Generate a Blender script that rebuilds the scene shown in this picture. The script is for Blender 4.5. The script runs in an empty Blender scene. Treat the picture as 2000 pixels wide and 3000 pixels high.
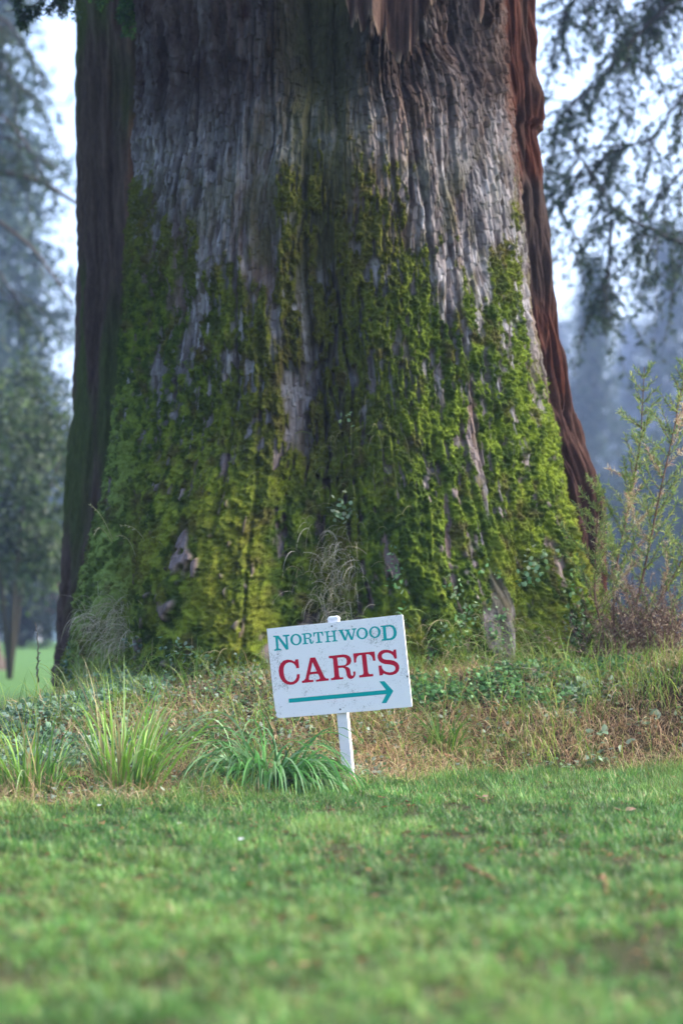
import bpy, math, random
import numpy as np
from mathutils import Vector, Matrix

PI = math.pi
rng = np.random.default_rng(7)
random.seed(7)
C = bpy.context.scene.collection
sc = bpy.context.scene

# ------------------------------------------------------------------ camera model
F = 7083.0
CAM = np.array([0.0, 0.0, 0.65])
TH = math.atan(360 / F)


def P(px, py, Y):
    """world point seen at photo pixel (2000x3000) at depth Y"""
    x = (px - 1000) / F
    y = (1500 - py) / F
    d = np.array([x, math.cos(TH) - y * math.sin(TH), math.sin(TH) + y * math.cos(TH)])
    return CAM + d * (Y / d[1])


# ------------------------------------------------------------------ noise
def _h(ix, iy, iz, s):
    n = (ix * 374761393 + iy * 668265263 + iz * 2147483647 + s * 1274126177) & 0xFFFFFFFF
    n = ((n ^ (n >> 13)) * 1274126177) & 0xFFFFFFFF
    n = ((n ^ (n >> 16)) * 2246822519) & 0xFFFFFFFF
    return ((n ^ (n >> 15)) & 0xFFFFFF).astype(np.float32) / 16777215.0


def noise(x, y, z, s=0):
    """smooth value noise -1..1"""
    x = np.asarray(x, dtype=np.float64); y = np.asarray(y, dtype=np.float64) + 0 * x; z = np.asarray(z, dtype=np.float64) + 0 * x
    ix = np.floor(x).astype(np.int64); iy = np.floor(y).astype(np.int64); iz = np.floor(z).astype(np.int64)
    fx = x - ix; fy = y - iy; fz = z - iz
    fx = fx * fx * (3 - 2 * fx); fy = fy * fy * (3 - 2 * fy); fz = fz * fz * (3 - 2 * fz)
    def c(a, b, d): return _h(ix + a, iy + b, iz + d, s)
    x00 = c(0, 0, 0) * (1 - fx) + c(1, 0, 0) * fx
    x10 = c(0, 1, 0) * (1 - fx) + c(1, 1, 0) * fx
    x01 = c(0, 0, 1) * (1 - fx) + c(1, 0, 1) * fx
    x11 = c(0, 1, 1) * (1 - fx) + c(1, 1, 1) * fx
    return ((x00 * (1 - fy) + x10 * fy) * (1 - fz) + (x01 * (1 - fy) + x11 * fy) * fz) * 2 - 1


def fbm(x, y, z, s=0, o=4, g=0.5):
    r = 0; a = 1; t = 0
    for i in range(o):
        r = r + a * noise(x * 2 ** i, y * 2 ** i, z * 2 ** i, s + i * 17); t += a; a *= g
    return r / t


def rn(x, y, z, s=0, o=1):
    """isotropic noise on turned axes, so no grid direction shows"""
    a = .36 * x + .48 * y - .80 * z; b = -.80 * x + .60 * y; c = .48 * x + .64 * y + .60 * z
    return fbm(a, b, c, s, o) if o > 1 else noise(a, b, c, s)


def sst(a, b, x):
    t = np.clip((x - a) / (b - a), 0, 1)
    return t * t * (3 - 2 * t)


# ------------------------------------------------------------------ object helpers
def tag(o, label=None, cat=None, group=None, kind=None):
    if label: o['label'] = label
    if cat: o['category'] = cat
    if group: o['group'] = group
    if kind: o['kind'] = kind
    return o


def empty(name, loc, label=None, cat=None, group=None):
    o = bpy.data.objects.new(name, None); C.objects.link(o)
    o.location = Vector([float(v) for v in loc]); o.empty_display_size = 0.1
    return tag(o, label, cat, group)


def mesh_np(name, V, faces, mat, parent=None, col=None, smooth=True, loc=None):
    """V (n,3); faces list of (m,k) int arrays with k=3 or 4. World coords; re-based to parent/loc."""
    V = np.asarray(V, dtype=np.float32)
    base = np.zeros(3, dtype=np.float32)
    if parent is not None:
        q = parent
        while q is not None:
            base = base + np.array(q.location, dtype=np.float32); q = q.parent
    elif loc is not None:
        base = np.array(loc, dtype=np.float32)
    V = V - base
    me = bpy.data.meshes.new(name)
    faces = [np.asarray(f, dtype=np.int32) for f in faces if len(f)]
    loops = np.concatenate([f.ravel() for f in faces])
    tot = np.concatenate([np.full(len(f), f.shape[1], dtype=np.int32) for f in faces])
    st = np.concatenate([[0], np.cumsum(tot)[:-1]]).astype(np.int32)
    me.vertices.add(len(V)); me.vertices.foreach_set('co', V.ravel())
    me.loops.add(len(loops)); me.loops.foreach_set('vertex_index', loops)
    me.polygons.add(len(tot)); me.polygons.foreach_set('loop_start', st); me.polygons.foreach_set('loop_total', tot)
    me.polygons.foreach_set('use_smooth', np.full(len(tot), smooth))
    if col is not None:
        a = me.color_attributes.new('Col', 'FLOAT_COLOR', 'POINT')
        cc = np.ones((len(V), 4), dtype=np.float32); cc[:, :3] = col
        a.data.foreach_set('color', cc.ravel())
    me.update(); me.validate()
    me.materials.append(mat)
    o = bpy.data.objects.new(name, me); C.objects.link(o)
    if parent is not None: o.parent = parent
    elif loc is not None: o.location = [float(v) for v in loc]
    return o


class MB:
    """collects pieces into one mesh"""
    def __init__(s): s.V = []; s.q = []; s.t = []; s.c = []; s.n = 0
    def add(s, V, q=None, t=None, col=(1, 1, 1)):
        V = np.asarray(V, dtype=np.float32)
        if q is not None and len(q): s.q.append(np.asarray(q, dtype=np.int64) + s.n)
        if t is not None and len(t): s.t.append(np.asarray(t, dtype=np.int64) + s.n)
        s.V.append(V); c = np.empty((len(V), 3), dtype=np.float32); c[:] = col; s.c.append(c); s.n += len(V)
    def box(s, a, b, col=(1, 1, 1), M=None):
        x0, y0, z0 = a; x1, y1, z1 = b
        V = np.array([(x0, y0, z0), (x1, y0, z0), (x1, y1, z0), (x0, y1, z0), (x0, y0, z1), (x1, y0, z1), (x1, y1, z1), (x0, y1, z1)], dtype=np.float32)
        if M is not None: V = np.array([tuple(M @ Vector(v.tolist())) for v in V])
        s.add(V, [(3, 2, 1, 0), (4, 5, 6, 7), (0, 1, 5, 4), (1, 2, 6, 5), (2, 3, 7, 6), (3, 0, 4, 7)], None, col)
    def tube(s, pts, rad, n=8, col=(1, 1, 1), jit=0):
        pts = np.asarray(pts, dtype=np.float64); m = len(pts)
        rad = np.broadcast_to(np.asarray(rad, dtype=np.float64), (m,))
        T = np.gradient(pts, axis=0); T /= np.linalg.norm(T, axis=1)[:, None] + 1e-9
        up = np.array([0.3, 0.2, 1.0]) if abs(T[0][2]) < .8 else np.array([1.0, 0.1, 0.0])
        A = np.cross(T, up); A /= np.linalg.norm(A, axis=1)[:, None] + 1e-9
        B = np.cross(T, A)
        th = np.linspace(0, 2 * PI, n, endpoint=False)
        V = pts[:, None, :] + rad[:, None, None] * (np.cos(th)[None, :, None] * A[:, None, :] + np.sin(th)[None, :, None] * B[:, None, :])
        if jit: V = V + (rng.random(V.shape) - .5) * jit * rad[:, None, None]
        i = np.arange(m - 1)[:, None] * n; j = np.arange(n)[None, :]; k = (np.arange(n) + 1)[None, :] % n
        q = np.stack([i + j, i + k, i + n + k, i + n + j], -1).reshape(-1, 4)
        V = V.reshape(-1, 3)
        V = np.concatenate([V, pts[:1], pts[-1:]])
        a = m * n; t0 = np.stack([np.full(n, a), (np.arange(n) + 1) % n, np.arange(n)], -1)
        t1 = np.stack([np.full(n, a + 1), (m - 1) * n + np.arange(n), (m - 1) * n + (np.arange(n) + 1) % n], -1)
        s.add(V, q, np.concatenate([t0, t1]), col)
    def build(s, name, mat, parent=None, loc=None, smooth=True):
        f = []
        if s.q: f.append(np.concatenate(s.q))
        if s.t: f.append(np.concatenate(s.t))
        return mesh_np(name, np.concatenate(s.V), f, mat, parent, np.concatenate(s.c), smooth, loc)


def nrm(a): return a / (np.linalg.norm(a, axis=-1, keepdims=True) + 1e-9)


def blades(base, dirv, side, L, W, droop, segs=3, col=(0.1, 0.2, 0.05), fold=0.0, tipcol=None):
    """vectorised tapered ribbons. base,dirv,side (n,3); L,W,droop (n,)"""
    n = len(base); t = np.linspace(0, 1, segs + 1)
    dirv = nrm(dirv)
    V = np.zeros((n, segs + 1, 2, 3))
    p = base.copy(); d = dirv.copy()
    st = (L / segs)[:, None]
    cen = [p.copy()]; dd = [d.copy()]
    for i in range(segs):
        p = p + d * st; cen.append(p.copy())
        d = nrm(d + np.array([0, 0, -1.0]) * (droop / segs)[:, None] * (1 + 1.2 * i / segs))
        dd.append(d.copy())
    for i in range(segs + 1):
        s_ = nrm(side - dd[i] * np.sum(side * dd[i], -1, keepdims=True))
        w = (W * (1 - t[i] ** 2.2) * (0.75 + 0.6 * t[i] * (1 - t[i])) + 0.0003)[:, None] * .5
        V[:, i, 0] = cen[i] - s_ * w; V[:, i, 1] = cen[i] + s_ * w
    V = V.reshape(-1, 3)
    k = (np.arange(n) * (segs + 1) * 2)[:, None]
    q = []
    for i in range(segs):
        a = k + i * 2
        q.append(np.concatenate([a, a + 1, a + 3, a + 2], 1))
    col = np.broadcast_to(np.asarray(col, dtype=np.float32), (n, 3))
    cc = np.repeat(col[:, None, :], (segs + 1) * 2, 1)
    if tipcol is not None:
        tc = np.broadcast_to(np.asarray(tipcol, dtype=np.float32), (n, 3))
        w = np.repeat(t, 2)[None, :, None] ** 2
        cc = cc * (1 - w) + tc[:, None, :] * w
    return V, np.concatenate(q), cc.reshape(-1, 3)


def leaves(base, axis, side, L, W, col, shape='oval'):
    """6-vert pointed leaves, slightly folded"""
    n = len(base); axis = nrm(axis); side = nrm(side - axis * np.sum(side * axis, -1, keepdims=True))
    up = np.cross(axis, side)
    L = np.broadcast_to(L, (n,))[:, None]; W = np.broadcast_to(W, (n,))[:, None]
    pts = [(0, 0, 0), (.35, -.5, .12), (.75, -.33, .1), (1, 0, 0), (.75, .33, .1), (.35, .5, .12)]
    V = np.stack([base + axis * L * a + side * W * b + up * W * c for a, b, c in pts], 1).reshape(-1, 3)
    k = (np.arange(n) * 6)[:, None]
    q = np.concatenate([k + np.array([[0, 1, 2, 3]]), k + np.array([[0, 3, 4, 5]])])
    cc = np.repeat(np.broadcast_to(np.asarray(col, dtype=np.float32), (n, 3))[:, None, :], 6, 1).reshape(-1, 3)
    return V, q, cc


def rdir(n): return nrm(rng.normal(size=(n, 3)))


def mixcol(n, cols, w=None, v=0.15):
    cols = np.array(cols, dtype=np.float64); i = rng.choice(len(cols), n, p=w)
    c = cols[i] * (1 + v * rng.normal(size=(n, 1)))
    return np.clip(c, 0.003, 1)


# ------------------------------------------------------------------ materials
def newmat(name):
    m = bpy.data.materials.new(name); m.use_nodes = True
    nt = m.node_tree; nt.nodes.clear()
    out = nt.nodes.new('ShaderNodeOutputMaterial')
    return m, nt, out


def N(nt, t, **kw):
    n = nt.nodes.new(t)
    for k, v in kw.items():
        if k.startswith('_'): setattr(n, k[1:], v)
        else: n.inputs[k.replace('_', ' ')].default_value = v
    return n


def attr_mat(name, rough=.7, transl=0.0, spec=.3, nscale=None, namt=.3, bump=0, bscale=200, stretch=(1, 1, 1), sheen=0):
    m, nt, out = newmat(name); L = nt.links
    a = N(nt, 'ShaderNodeVertexColor', _layer_name='Col')
    col = a.outputs['Color']
    p = N(nt, 'ShaderNodeBsdfPrincipled', Roughness=rough)
    p.inputs['Specular IOR Level'].default_value = spec
    if sheen: p.inputs['Sheen Weight'].default_value = sheen
    tc = None
    if nscale or bump:
        tc = N(nt, 'ShaderNodeTexCoord'); mp = N(nt, 'ShaderNodeMapping'); mp.inputs['Scale'].default_value = stretch
        L.new(tc.outputs['Object'], mp.inputs['Vector'])
    if nscale:
        nn = N(nt, 'ShaderNodeTexNoise', Scale=nscale, Detail=5.0, Roughness=.65); L.new(mp.outputs[0], nn.inputs['Vector'])
        mr = N(nt, 'ShaderNodeMapRange'); mr.inputs['From Min'].default_value = .25; mr.inputs['From Max'].default_value = .75
        mr.inputs['To Min'].default_value = 1 - namt; mr.inputs['To Max'].default_value = 1 + namt
        L.new(nn.outputs['Fac'], mr.inputs['Value'])
        mx = N(nt, 'ShaderNodeVectorMath', _operation='SCALE'); L.new(col, mx.inputs[0]); L.new(mr.outputs[0], mx.inputs['Scale'])
        col = mx.outputs[0]
    if bump:
        bn = N(nt, 'ShaderNodeTexNoise', Scale=bscale, Detail=6.0, Roughness=.7); L.new(mp.outputs[0], bn.inputs['Vector'])
        b = N(nt, 'ShaderNodeBump', Strength=1.0, Distance=bump); L.new(bn.outputs['Fac'], b.inputs['Height']); L.new(b.outputs[0], p.inputs['Normal'])
    L.new(col, p.inputs['Base Color'])
    if transl:
        tr = N(nt, 'ShaderNodeBsdfTranslucent'); L.new(col, tr.inputs['Color'])
        ms = N(nt, 'ShaderNodeMixShader', Fac=transl); L.new(p.outputs[0], ms.inputs[1]); L.new(tr.outputs[0], ms.inputs[2]); L.new(ms.outputs[0], out.inputs['Surface'])
    else:
        L.new(p.outputs[0], out.inputs['Surface'])
    return m


M_leaf = attr_mat('leaf', .5, .35, .3)
M_grass = attr_mat('grass_blade', .42, .35, .32)
M_dry = attr_mat('dry_grass', .8, .25, .15)
M_bark = attr_mat('bark', .93, 0, .08, nscale=60, namt=.35, bump=.006, bscale=110, stretch=(1, 1, .35))
M_twig = attr_mat('twig', .85, 0, .2, nscale=80, namt=.3)
M_farleaf = attr_mat('far_foliage', .7, .25, .2)
M_moss = attr_mat('moss_tufts', .95, .25, .04)


def plain_mat(name, col, rough=.5, nscale=0, namt=.1, metal=0, spec=.4, bump=0, bscale=100):
    m, nt, out = newmat(name); L = nt.links
    p = N(nt, 'ShaderNodeBsdfPrincipled', Roughness=rough, Metallic=metal); p.inputs['Specular IOR Level'].default_value = spec
    p.inputs['Base Color'].default_value = (*col, 1)
    tc = N(nt, 'ShaderNodeTexCoord')
    if nscale:
        nn = N(nt, 'ShaderNodeTexNoise', Scale=nscale, Detail=6.0, Roughness=.7); L.new(tc.outputs['Object'], nn.inputs['Vector'])
        mr = N(nt, 'ShaderNodeMapRange'); mr.inputs['From Min'].default_value = .3; mr.inputs['From Max'].default_value = .7
        mr.inputs['To Min'].default_value = 1 - namt; mr.inputs['To Max'].default_value = 1 + namt * .3
        L.new(nn.outputs['Fac'], mr.inputs['Value'])
        mx = N(nt, 'ShaderNodeVectorMath', _operation='SCALE'); mx.inputs[0].default_value = col; L.new(mr.outputs[0], mx.inputs['Scale'])
        L.new(mx.outputs[0], p.inputs['Base Color'])
    if bump:
        bn = N(nt, 'ShaderNodeTexNoise', Scale=bscale, Detail=5.0); L.new(tc.outputs['Object'], bn.inputs['Vector'])
        b = N(nt, 'ShaderNodeBump', Strength=1.0, Distance=bump); L.new(bn.outputs['Fac'], b.inputs['Height']); L.new(b.outputs[0], p.inputs['Normal'])
    L.new(p.outputs[0], out.inputs['Surface'])
    return m


# ------------------------------------------------------------------ ground
def front_edge(x):
    return np.interp(x, [-3, -1.3, -.9, -.4, .06, .6, 1.2, 2.2, 4], [9.0, 9.15, 9.35, 9.75, 10.4, 11.0, 11.25, 11.5, 11.6])


def G(x, y):
    x = np.asarray(x, dtype=np.float64); y = np.asarray(y, dtype=np.float64)
    H = np.interp(x, [-2.4, -1.9, -1.5, -1.2, -.8, -.3, 0, .4, .9, 1.4, 2.2, 3.2, 6], [0, .15, .29, .35, .37, .43, .47, .46, .43, .46, .52, .5, 0])
    H = H * (1 - sst(15.5, 18.5, y)) + (H > .05) * .10 * fbm(x * 1.6, y * 1.6, 0 * x, 6, 3)
    ye = front_edge(x); yb = 12.15 + 0 * x
    t = np.clip((y - ye) / (yb - ye), 0, 1)
    prof = t ** 1.15 * (1 - t) + t * t * (3 - 2 * t) * t
    prof = np.clip(.55 * t ** 1.2 + .45 * t * t * (3 - 2 * t), 0, 1)
    z = H * prof
    near = (np.abs(x) < 8) & (y < 20)
    nn = np.where(near, 1, 0) * (fbm(x * .8, y * .8, 0 * x, 5, 3) * .02 + fbm(x * 5, y * 5, 0 * x, 9, 2) * .012 * (t > 0))
    z = z + nn
    z = z + .42 * sst(25, 80, y) + 22 * sst(190, 620, y)
    return z


def axis_pts(segs):
    out = []
    for a, b, st in segs: out.append(np.arange(a, b, st))
    return np.unique(np.concatenate(out + [[segs[-1][1]]]))


gx = axis_pts([(-600, -40, 30), (-40, -4, 1.5), (-4, 4, .04), (4, 40, 1.5), (40, 600, 30)])
gy = axis_pts([(-60, 2, 4), (2, 16, .04), (16, 30, .5), (30, 120, 5), (120, 1000, 20)])
XX, YY = np.meshgrid(gx, gy); ZZ = G(XX, YY)
Vg = np.stack([XX, YY, ZZ], -1).reshape(-1, 3)
ny, nx = XX.shape
ii = (np.arange(ny - 1)[:, None] * nx + np.arange(nx - 1)[None, :]).ravel()
Qg = np.stack([ii, ii + 1, ii + nx + 1, ii + nx], -1)
tb = sst(-.05, .25, (Vg[:, 1] - front_edge(Vg[:, 0])) + .45 * fbm(Vg[:, 0] * 4, Vg[:, 1] * 4, 0 * Vg[:, 0], 3, 3)) * (Vg[:, 1] < 19) * (np.abs(Vg[:, 0]) < 7)
gn = fbm(Vg[:, 0] * 3, Vg[:, 1] * 3, 0 * Vg[:, 0], 31, 4)[:, None]
lawncol = np.array([.050, .055, .022]) * (1 + .3 * gn)
farcol = np.array([.08, .165, .045])
soil = np.array([.045, .033, .02]) * (1 + .5 * gn)
fw = sst(18, 30, Vg[:, 1])[:, None]
outer = sst(1.2, 2.6, np.abs(Vg[:, 0]) - .12 * np.clip(Vg[:, 1], 0, 12))[:, None]
lawncol = lawncol * (1 - outer) + np.array([.05, .11, .03]) * (1 + .4 * gn) * outer
hillw = sst(130, 200, Vg[:, 1])[:, None]
farcol = farcol * (1 - hillw) + np.array([.03, .042, .02]) * hillw
cg = (lawncol * (1 - fw) + farcol * fw) * (1 - tb[:, None]) + soil * tb[:, None]
M_ground = attr_mat('lawn_soil', .95, 0, .1, nscale=25, namt=.4, bump=.01, bscale=60)
ground = mesh_np('lawn', Vg, [Qg], M_ground, None, cg)
tag(ground, kind='structure')

# ------------------------------------------------------------------ lawn grass (mown) - uncountable
def lawn_blades(n, x0, x1, y0, y1, wide):
    y = y0 + (y1 - y0) * rng.random(n) ** .8
    x = (rng.random(n) * 2 - 1) * (y * .155 + wide)
    edge = front_edge(x) + .55 * fbm(x * 3.5, y * 2.5, 0 * x, 78, 3)
    keep = y < edge + .12 * rng.random(n)
    # thin, worn places and lush tufts
    d = fbm(x * 2.2, y * 2.2, 0 * x, 77, 3)
    keep &= rng.random(n) < np.clip(.80 + 1.3 * d + .9 * fbm(x * 7, y * 4, 0 * x, 16, 2) + 1.1 * fbm(x * 22, y * 14, 0 * x, 14, 2), .05, 1)
    x = x[keep]; y = y[keep]; n = len(x)
    z = G(x, y)
    b = np.stack([x, y, z - .004], -1)
    d1 = 1.5 * fbm(x * 1.6, y * .9, 0 * x, 12, 4); d2 = fbm(x * 9, y * 9, 0 * x, 13, 2)
    ang = rng.random(n) * 2 * PI
    lean = .25 + .8 * rng.random(n) ** 1.3
    dv = np.stack([np.cos(ang) * lean, np.sin(ang) * lean, np.ones(n)], -1)
    sd = np.stack([-np.sin(ang) + .4 * rng.normal(size=n), np.cos(ang) + .4 * rng.normal(size=n), 0 * ang], -1)
    near = sst(10.8, 9.4, y)
    d3 = fbm(x * 22, y * 14, 0 * x, 14, 2)
    Ln = (1 + .9 * np.clip(d3, -.6, 1)) * (.018 + .022 * rng.random(n) + .022 * sst(-.5, .1, y - front_edge(x))) * (1 + .6 * np.clip(d2, -.5, 1)) * (1.25 - .25 * near)
    W = .0022 + .0016 * rng.random(n)
    col = mixcol(n, [(.075, .20, .042), (.118, .265, .05), (.05, .145, .042), (.20, .29, .07), (.34, .26, .13)], [.33, .27, .25, .09, .06], .24)
    d4 = fbm(x * 9, y * 6, 0 * x, 15, 2)
    col = col * (1 + .30 * d1[:, None] + .5 * d3[:, None] + .5 * d4[:, None]) * np.array([1, 1, 1]) 
    yl = np.clip(d2 * .8 + d1, 0, 1)[:, None]
    col = col * (1 - .3 * yl) + np.array([.30, .34, .09]) * .3 * yl
    return blades(b, dv, sd, Ln, W, .5 + rng.random(n), 2, np.clip(col, .003, 1))


V, q, c = lawn_blades(520000, 0, 0, 3.1, 11.9, .5)
V2, q2, c2 = lawn_blades(170000, 0, 0, 2.5, 11.9, 2.6)
q = np.concatenate([q, q2 + len(V)]); V = np.concatenate([V, V2]); c = np.concatenate([c, c2])
tag(mesh_np('lawn_grass', V, [q], M_grass, None, c), 'short mown lawn grass in the foreground', 'grass', kind='stuff')

# ------------------------------------------------------------------ the big trunk
YC = 13.8


def zpy(py, Y=YC): return float(P(1000, py, Y)[2])


pyt = [-1400, 0, 300, 500, 650, 800, 950, 1100, 1250, 1400, 1530, 1650, 1780, 1900, 1980, 2080]
lft = [440, 415, 420, 408, 392, 382, 378, 362, 346, 325, 300, 275, 248, 225, 205, 190]
rgt = [1430, 1468, 1488, 1506, 1522, 1536, 1550, 1572, 1598, 1624, 1655, 1695, 1745, 1790, 1812, 1825]
zt = np.array([zpy(p) for p in pyt])[::-1]
lx = np.array([(v - 1000) / F * YC for v in lft])[::-1]
rx = np.array([(v - 1000) / F * YC for v in rgt])[::-1]


def trunk_surface(phi, z, detail=True):
    """phi: -pi..pi with 0 facing the camera, +pi/2 = right. returns xyz and masks"""
    l = np.interp(z, zt, lx); r = np.interp(z, zt, rx)
    cx = (l + r) / 2; hw = (r - l) / 2
    # soft, not perfectly round plan
    u = np.sin(phi); px = 1000 + (cx + hw * u) / YC * F
    front = np.clip(np.cos(phi), 0, 1)
    py = 1860 - (z - .65) * F / (YC - .9)
    low = sst(1150, 1750, py)
    dR = np.zeros_like(z)
    def lobe(cxp, w, a, y0, y1, y2=9000, y3=9001):
        return a * np.exp(-((px - cxp) / w) ** 2) * sst(y0, y1, py) * (1 - sst(y2, y3, py))
    dR += lobe(610, 175, .30, 1180, 1700)
    dR += lobe(330, 90, .10, 1300, 1800)
    dR += lobe(1270, 130, .15, 1100, 1800)
    dR += lobe(1420, 42, .13, 1350, 1820)
    dR += lobe(1620, 110, .03, 1200, 1700)
    dR -= lobe(955, 105, .26, 350, 1350)
    dR -= lobe(930, 60, .05, -1500, 300)
    dR -= lobe(1490, 50, .10, 1250, 1800)
    dR -= lobe(430, 45, .11, 1300, 1750)
    dR -= lobe(845, 28, .07, 1250, 1600)
    dR -= lobe(1375, 32, .055, -1500, 100, 700, 950)
    dR -= lobe(940, 90, .17, -1500, -1200, 150, 420)
    dR -= lobe(1310, 80, .17, -1500, -1200, 60, 220)
    dR -= lobe(1200, 60, .12, -1500, -1200, 200, 300)
    dR *= front ** .6
    s = phi * 1.25          # arc metres, roughly
    X = np.cos(phi) * 1.2; Yq = np.sin(phi) * 1.2
    if detail:
        wz = z + .10 * noise(X * 3, Yq * 3, z * 1.2, 41)
        tw = .05 * noise(X * 1.5, Yq * 1.5, z * 1.1, 42) + .02 * noise(X * 6, Yq * 6, z * 3, 43)
        c1, s1 = np.cos(phi + tw), np.sin(phi + tw)
        A = c1 * 1.2; B = s1 * 1.2
        flute = fbm(A * 4, B * 4, z * .45, 50, 3)
        rid = 1 - np.abs(fbm(A * 13, B * 13, wz * 1.5, 60, 3)) * 2.4
        rid2 = 1 - np.abs(noise(A * 34, B * 34, wz * 4.2, 61)) * 1.8
        fib = noise(A * 75, B * 75, wz * 7, 62)
        chip = noise(A * 28, B * 28, wz * 13, 63)
        lump = fbm(A * 6, B * 6, z * 4, 64, 3)
        top = 1 - sst(250, 420, py + 60 * lump)
        dR = dR + .050 * flute + .019 * rid + .012 * rid2 * (1 - .3 * low) + .007 * fib
        dR = dR + .013 * np.clip(chip, -.4, 1) * (.5 + top) + .02 * lump * low
        # the level where the outer bark has peeled off
        # overlapping bark plates
        sa = (phi + tw) * 1.2 + .012 * noise(A * 12, B * 12, z * 9, 67)
        cs_ = sa / .019 + .8 * noise(sa * 9, z * 3.5, 0 * z, 68)
        cell = np.floor(cs_); fc = cs_ - cell
        phs = _h(cell.astype(np.int64), 0 * cell.astype(np.int64), 0 * cell.astype(np.int64), 3)
        fz = z / (.055 + .06 * phs) + phs * 7 + .35 * noise(A * 30, B * 30, z * 6, 69); rowi = np.floor(fz); fz = fz - rowi
        rv = _h(cell.astype(np.int64), rowi.astype(np.int64), 0 * cell.astype(np.int64), 4)
        edge = sst(0, .16, np.minimum(fc, 1 - fc))
        plate = (edge * (.5 + .5 * rv) * (1 - .75 * fz) * sst(0, .06, fz))
        dR = dR + (.017 + .008 * top) * (plate - .3) * (1.0 - .45 * low)
        crack = 1 - sst(.03, .13, np.abs(fbm(A * 7, B * 7, wz * .55, 58, 2)))
        dR = dR - .030 * crack
        peel = sst(400, 330, py + 70 * noise(A * 5, B * 5, z * 0, 65) + 40 * noise(A * 22, B * 22, z * 5, 66)) * (px < 960)
        dR = dR + .02 * peel
        # ---------------- moss
        mline = np.interp(px, [370, 405, 440, 520, 640, 760, 820, 900, 1000, 1060, 1150, 1240, 1290, 1380, 1430, 1470, 1510, 1560, 1620, 1700],
                          [420, 420, 560, 600, 700, 780, 600, 480, 560, 470, 560, 640, 780, 800, 560, 560, 800, 900, 1250, 1500])
        n1 = fbm(A * 5, B * 5, z * 2.0, 70, 4)
        n2 = fbm(A * 16 + z * 3, B * 16 - z * 2, z * 7.0, 71, 3)
        n3 = rn(A * 55, B * 55, z * 28, 72)
        mv = (py - mline) / 420.0
        n4 = fbm(A * 20, B * 20, wz * 4.0, 73, 3)
        mv = np.clip(mv, -1.5, .50) + .70 * n1 + .50 * n2 + .30 * n3 + .60 * n4 - .30 * crack - .03
        sliv = sst(.30, .62, noise(A * 70, B * 70, wz * 13, 74) + .45 * n1 - .35 * sst(1350, 1600, py))
        mv = mv + .18 * sst(1300, 1600, py) - 1.0 * sliv
        bare = [(905, 1000, 18, 170), (890, 1270, 18, 120), (1170, 1030, 26, 60), (1280, 930, 24, 100), (1200, 700, 20, 70),
                (1355, 1290, 18, 110), (1375, 1440, 18, 110), (1405, 1770, 30, 70), (1425, 1850, 52, 80), (560, 840, 18, 60),
                (620, 890, 22, 35), (600, 985, 26, 30), (690, 1060, 14, 55), (500, 1080, 14, 60), (760, 1850, 34, 36), (580, 1790, 26, 30),
                (790, 760, 20, 70), (750, 650, 20, 80), (640, 640, 22, 60), (1010, 1200, 14, 50), (1600, 1480, 14, 50), (720, 1500, 10, 30)]
        for bx, by, bw, bh in bare:
            wob = 14 * n3
            mv = mv - (.72 + .5 * n3) * np.exp(-(((px + wob + (py - by) * -.06 - bx) / (bw * 1.15)) ** 2 + ((py + wob - by) / (bh * 1.2)) ** 2) ** 1.3)
        # the very right flank (older fluted bark) stays bare higher up
        mv = mv - .9 * sst(1500, 1560, px) * (1 - sst(900, 1250, py)) - 2.5 * (np.cos(phi) < -.3)
        mv = mv + .55 * np.exp(-((px - 398) / 38) ** 2) * sst(390, 470, py)
        moss = sst(-.04, .20, mv)
        thick = np.clip(mv, 0, 1)
        dR = dR + moss * .040 * rn(A * 10, B * 10, z * 8, 84, 2)
        pil = (1 - np.abs(rn(A * 24, B * 24, z * 19, 80))) * .6 + (1 - np.abs(rn(A * 52, B * 52, z * 42, 81))) * .4
        dR = dR * (1 - .25 * moss) + moss * (.010 * thick + .052 * (pil - .45))
        dR = dR + moss * .014 * rn(A * 95, B * 95, z * 80, 82)
    else:
        moss = None; n1 = n2 = n3 = top = flute = fib = chip = low = sliv = rv = plate = None
    R = hw + dR
    # keep the outline on its line: displace sideways less than outwards
    x = cx + (hw + dR * (.35 + .65 * np.abs(u))) * u
    y = YC - (hw * .98 + dR) * np.cos(phi)
    P3 = np.stack([x, y, z + 0 * x], -1)
    return P3, dict(px=px, py=py, moss=moss, n1=n1, n2=n2, n3=n3, top=top, flute=flute, fib=fib, chip=chip, low=low, sliv=sliv, rv=rv, plate=plate)


phf = np.linspace(-1.78, 1.78, 800)
phb = np.linspace(1.78, 2 * PI - 1.78, 60)[1:-1]
ph = np.concatenate([phf, phb])
zz = np.concatenate([np.linspace(.15, 4.25, 880), np.linspace(4.25, 6.3, 160)[1:]])
PH, Z2 = np.meshgrid(ph, zz)
T3, mk = trunk_surface(PH, Z2)
nr, nc = PH.shape
moss = mk['moss']; px_, py_ = mk['px'], mk['py']
n1, n2, n3 = mk['n1'], mk['n2'], mk['n3']


def lerp(a, b, w): return a * (1 - w[..., None]) + np.asarray(b) * w[..., None]


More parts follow.
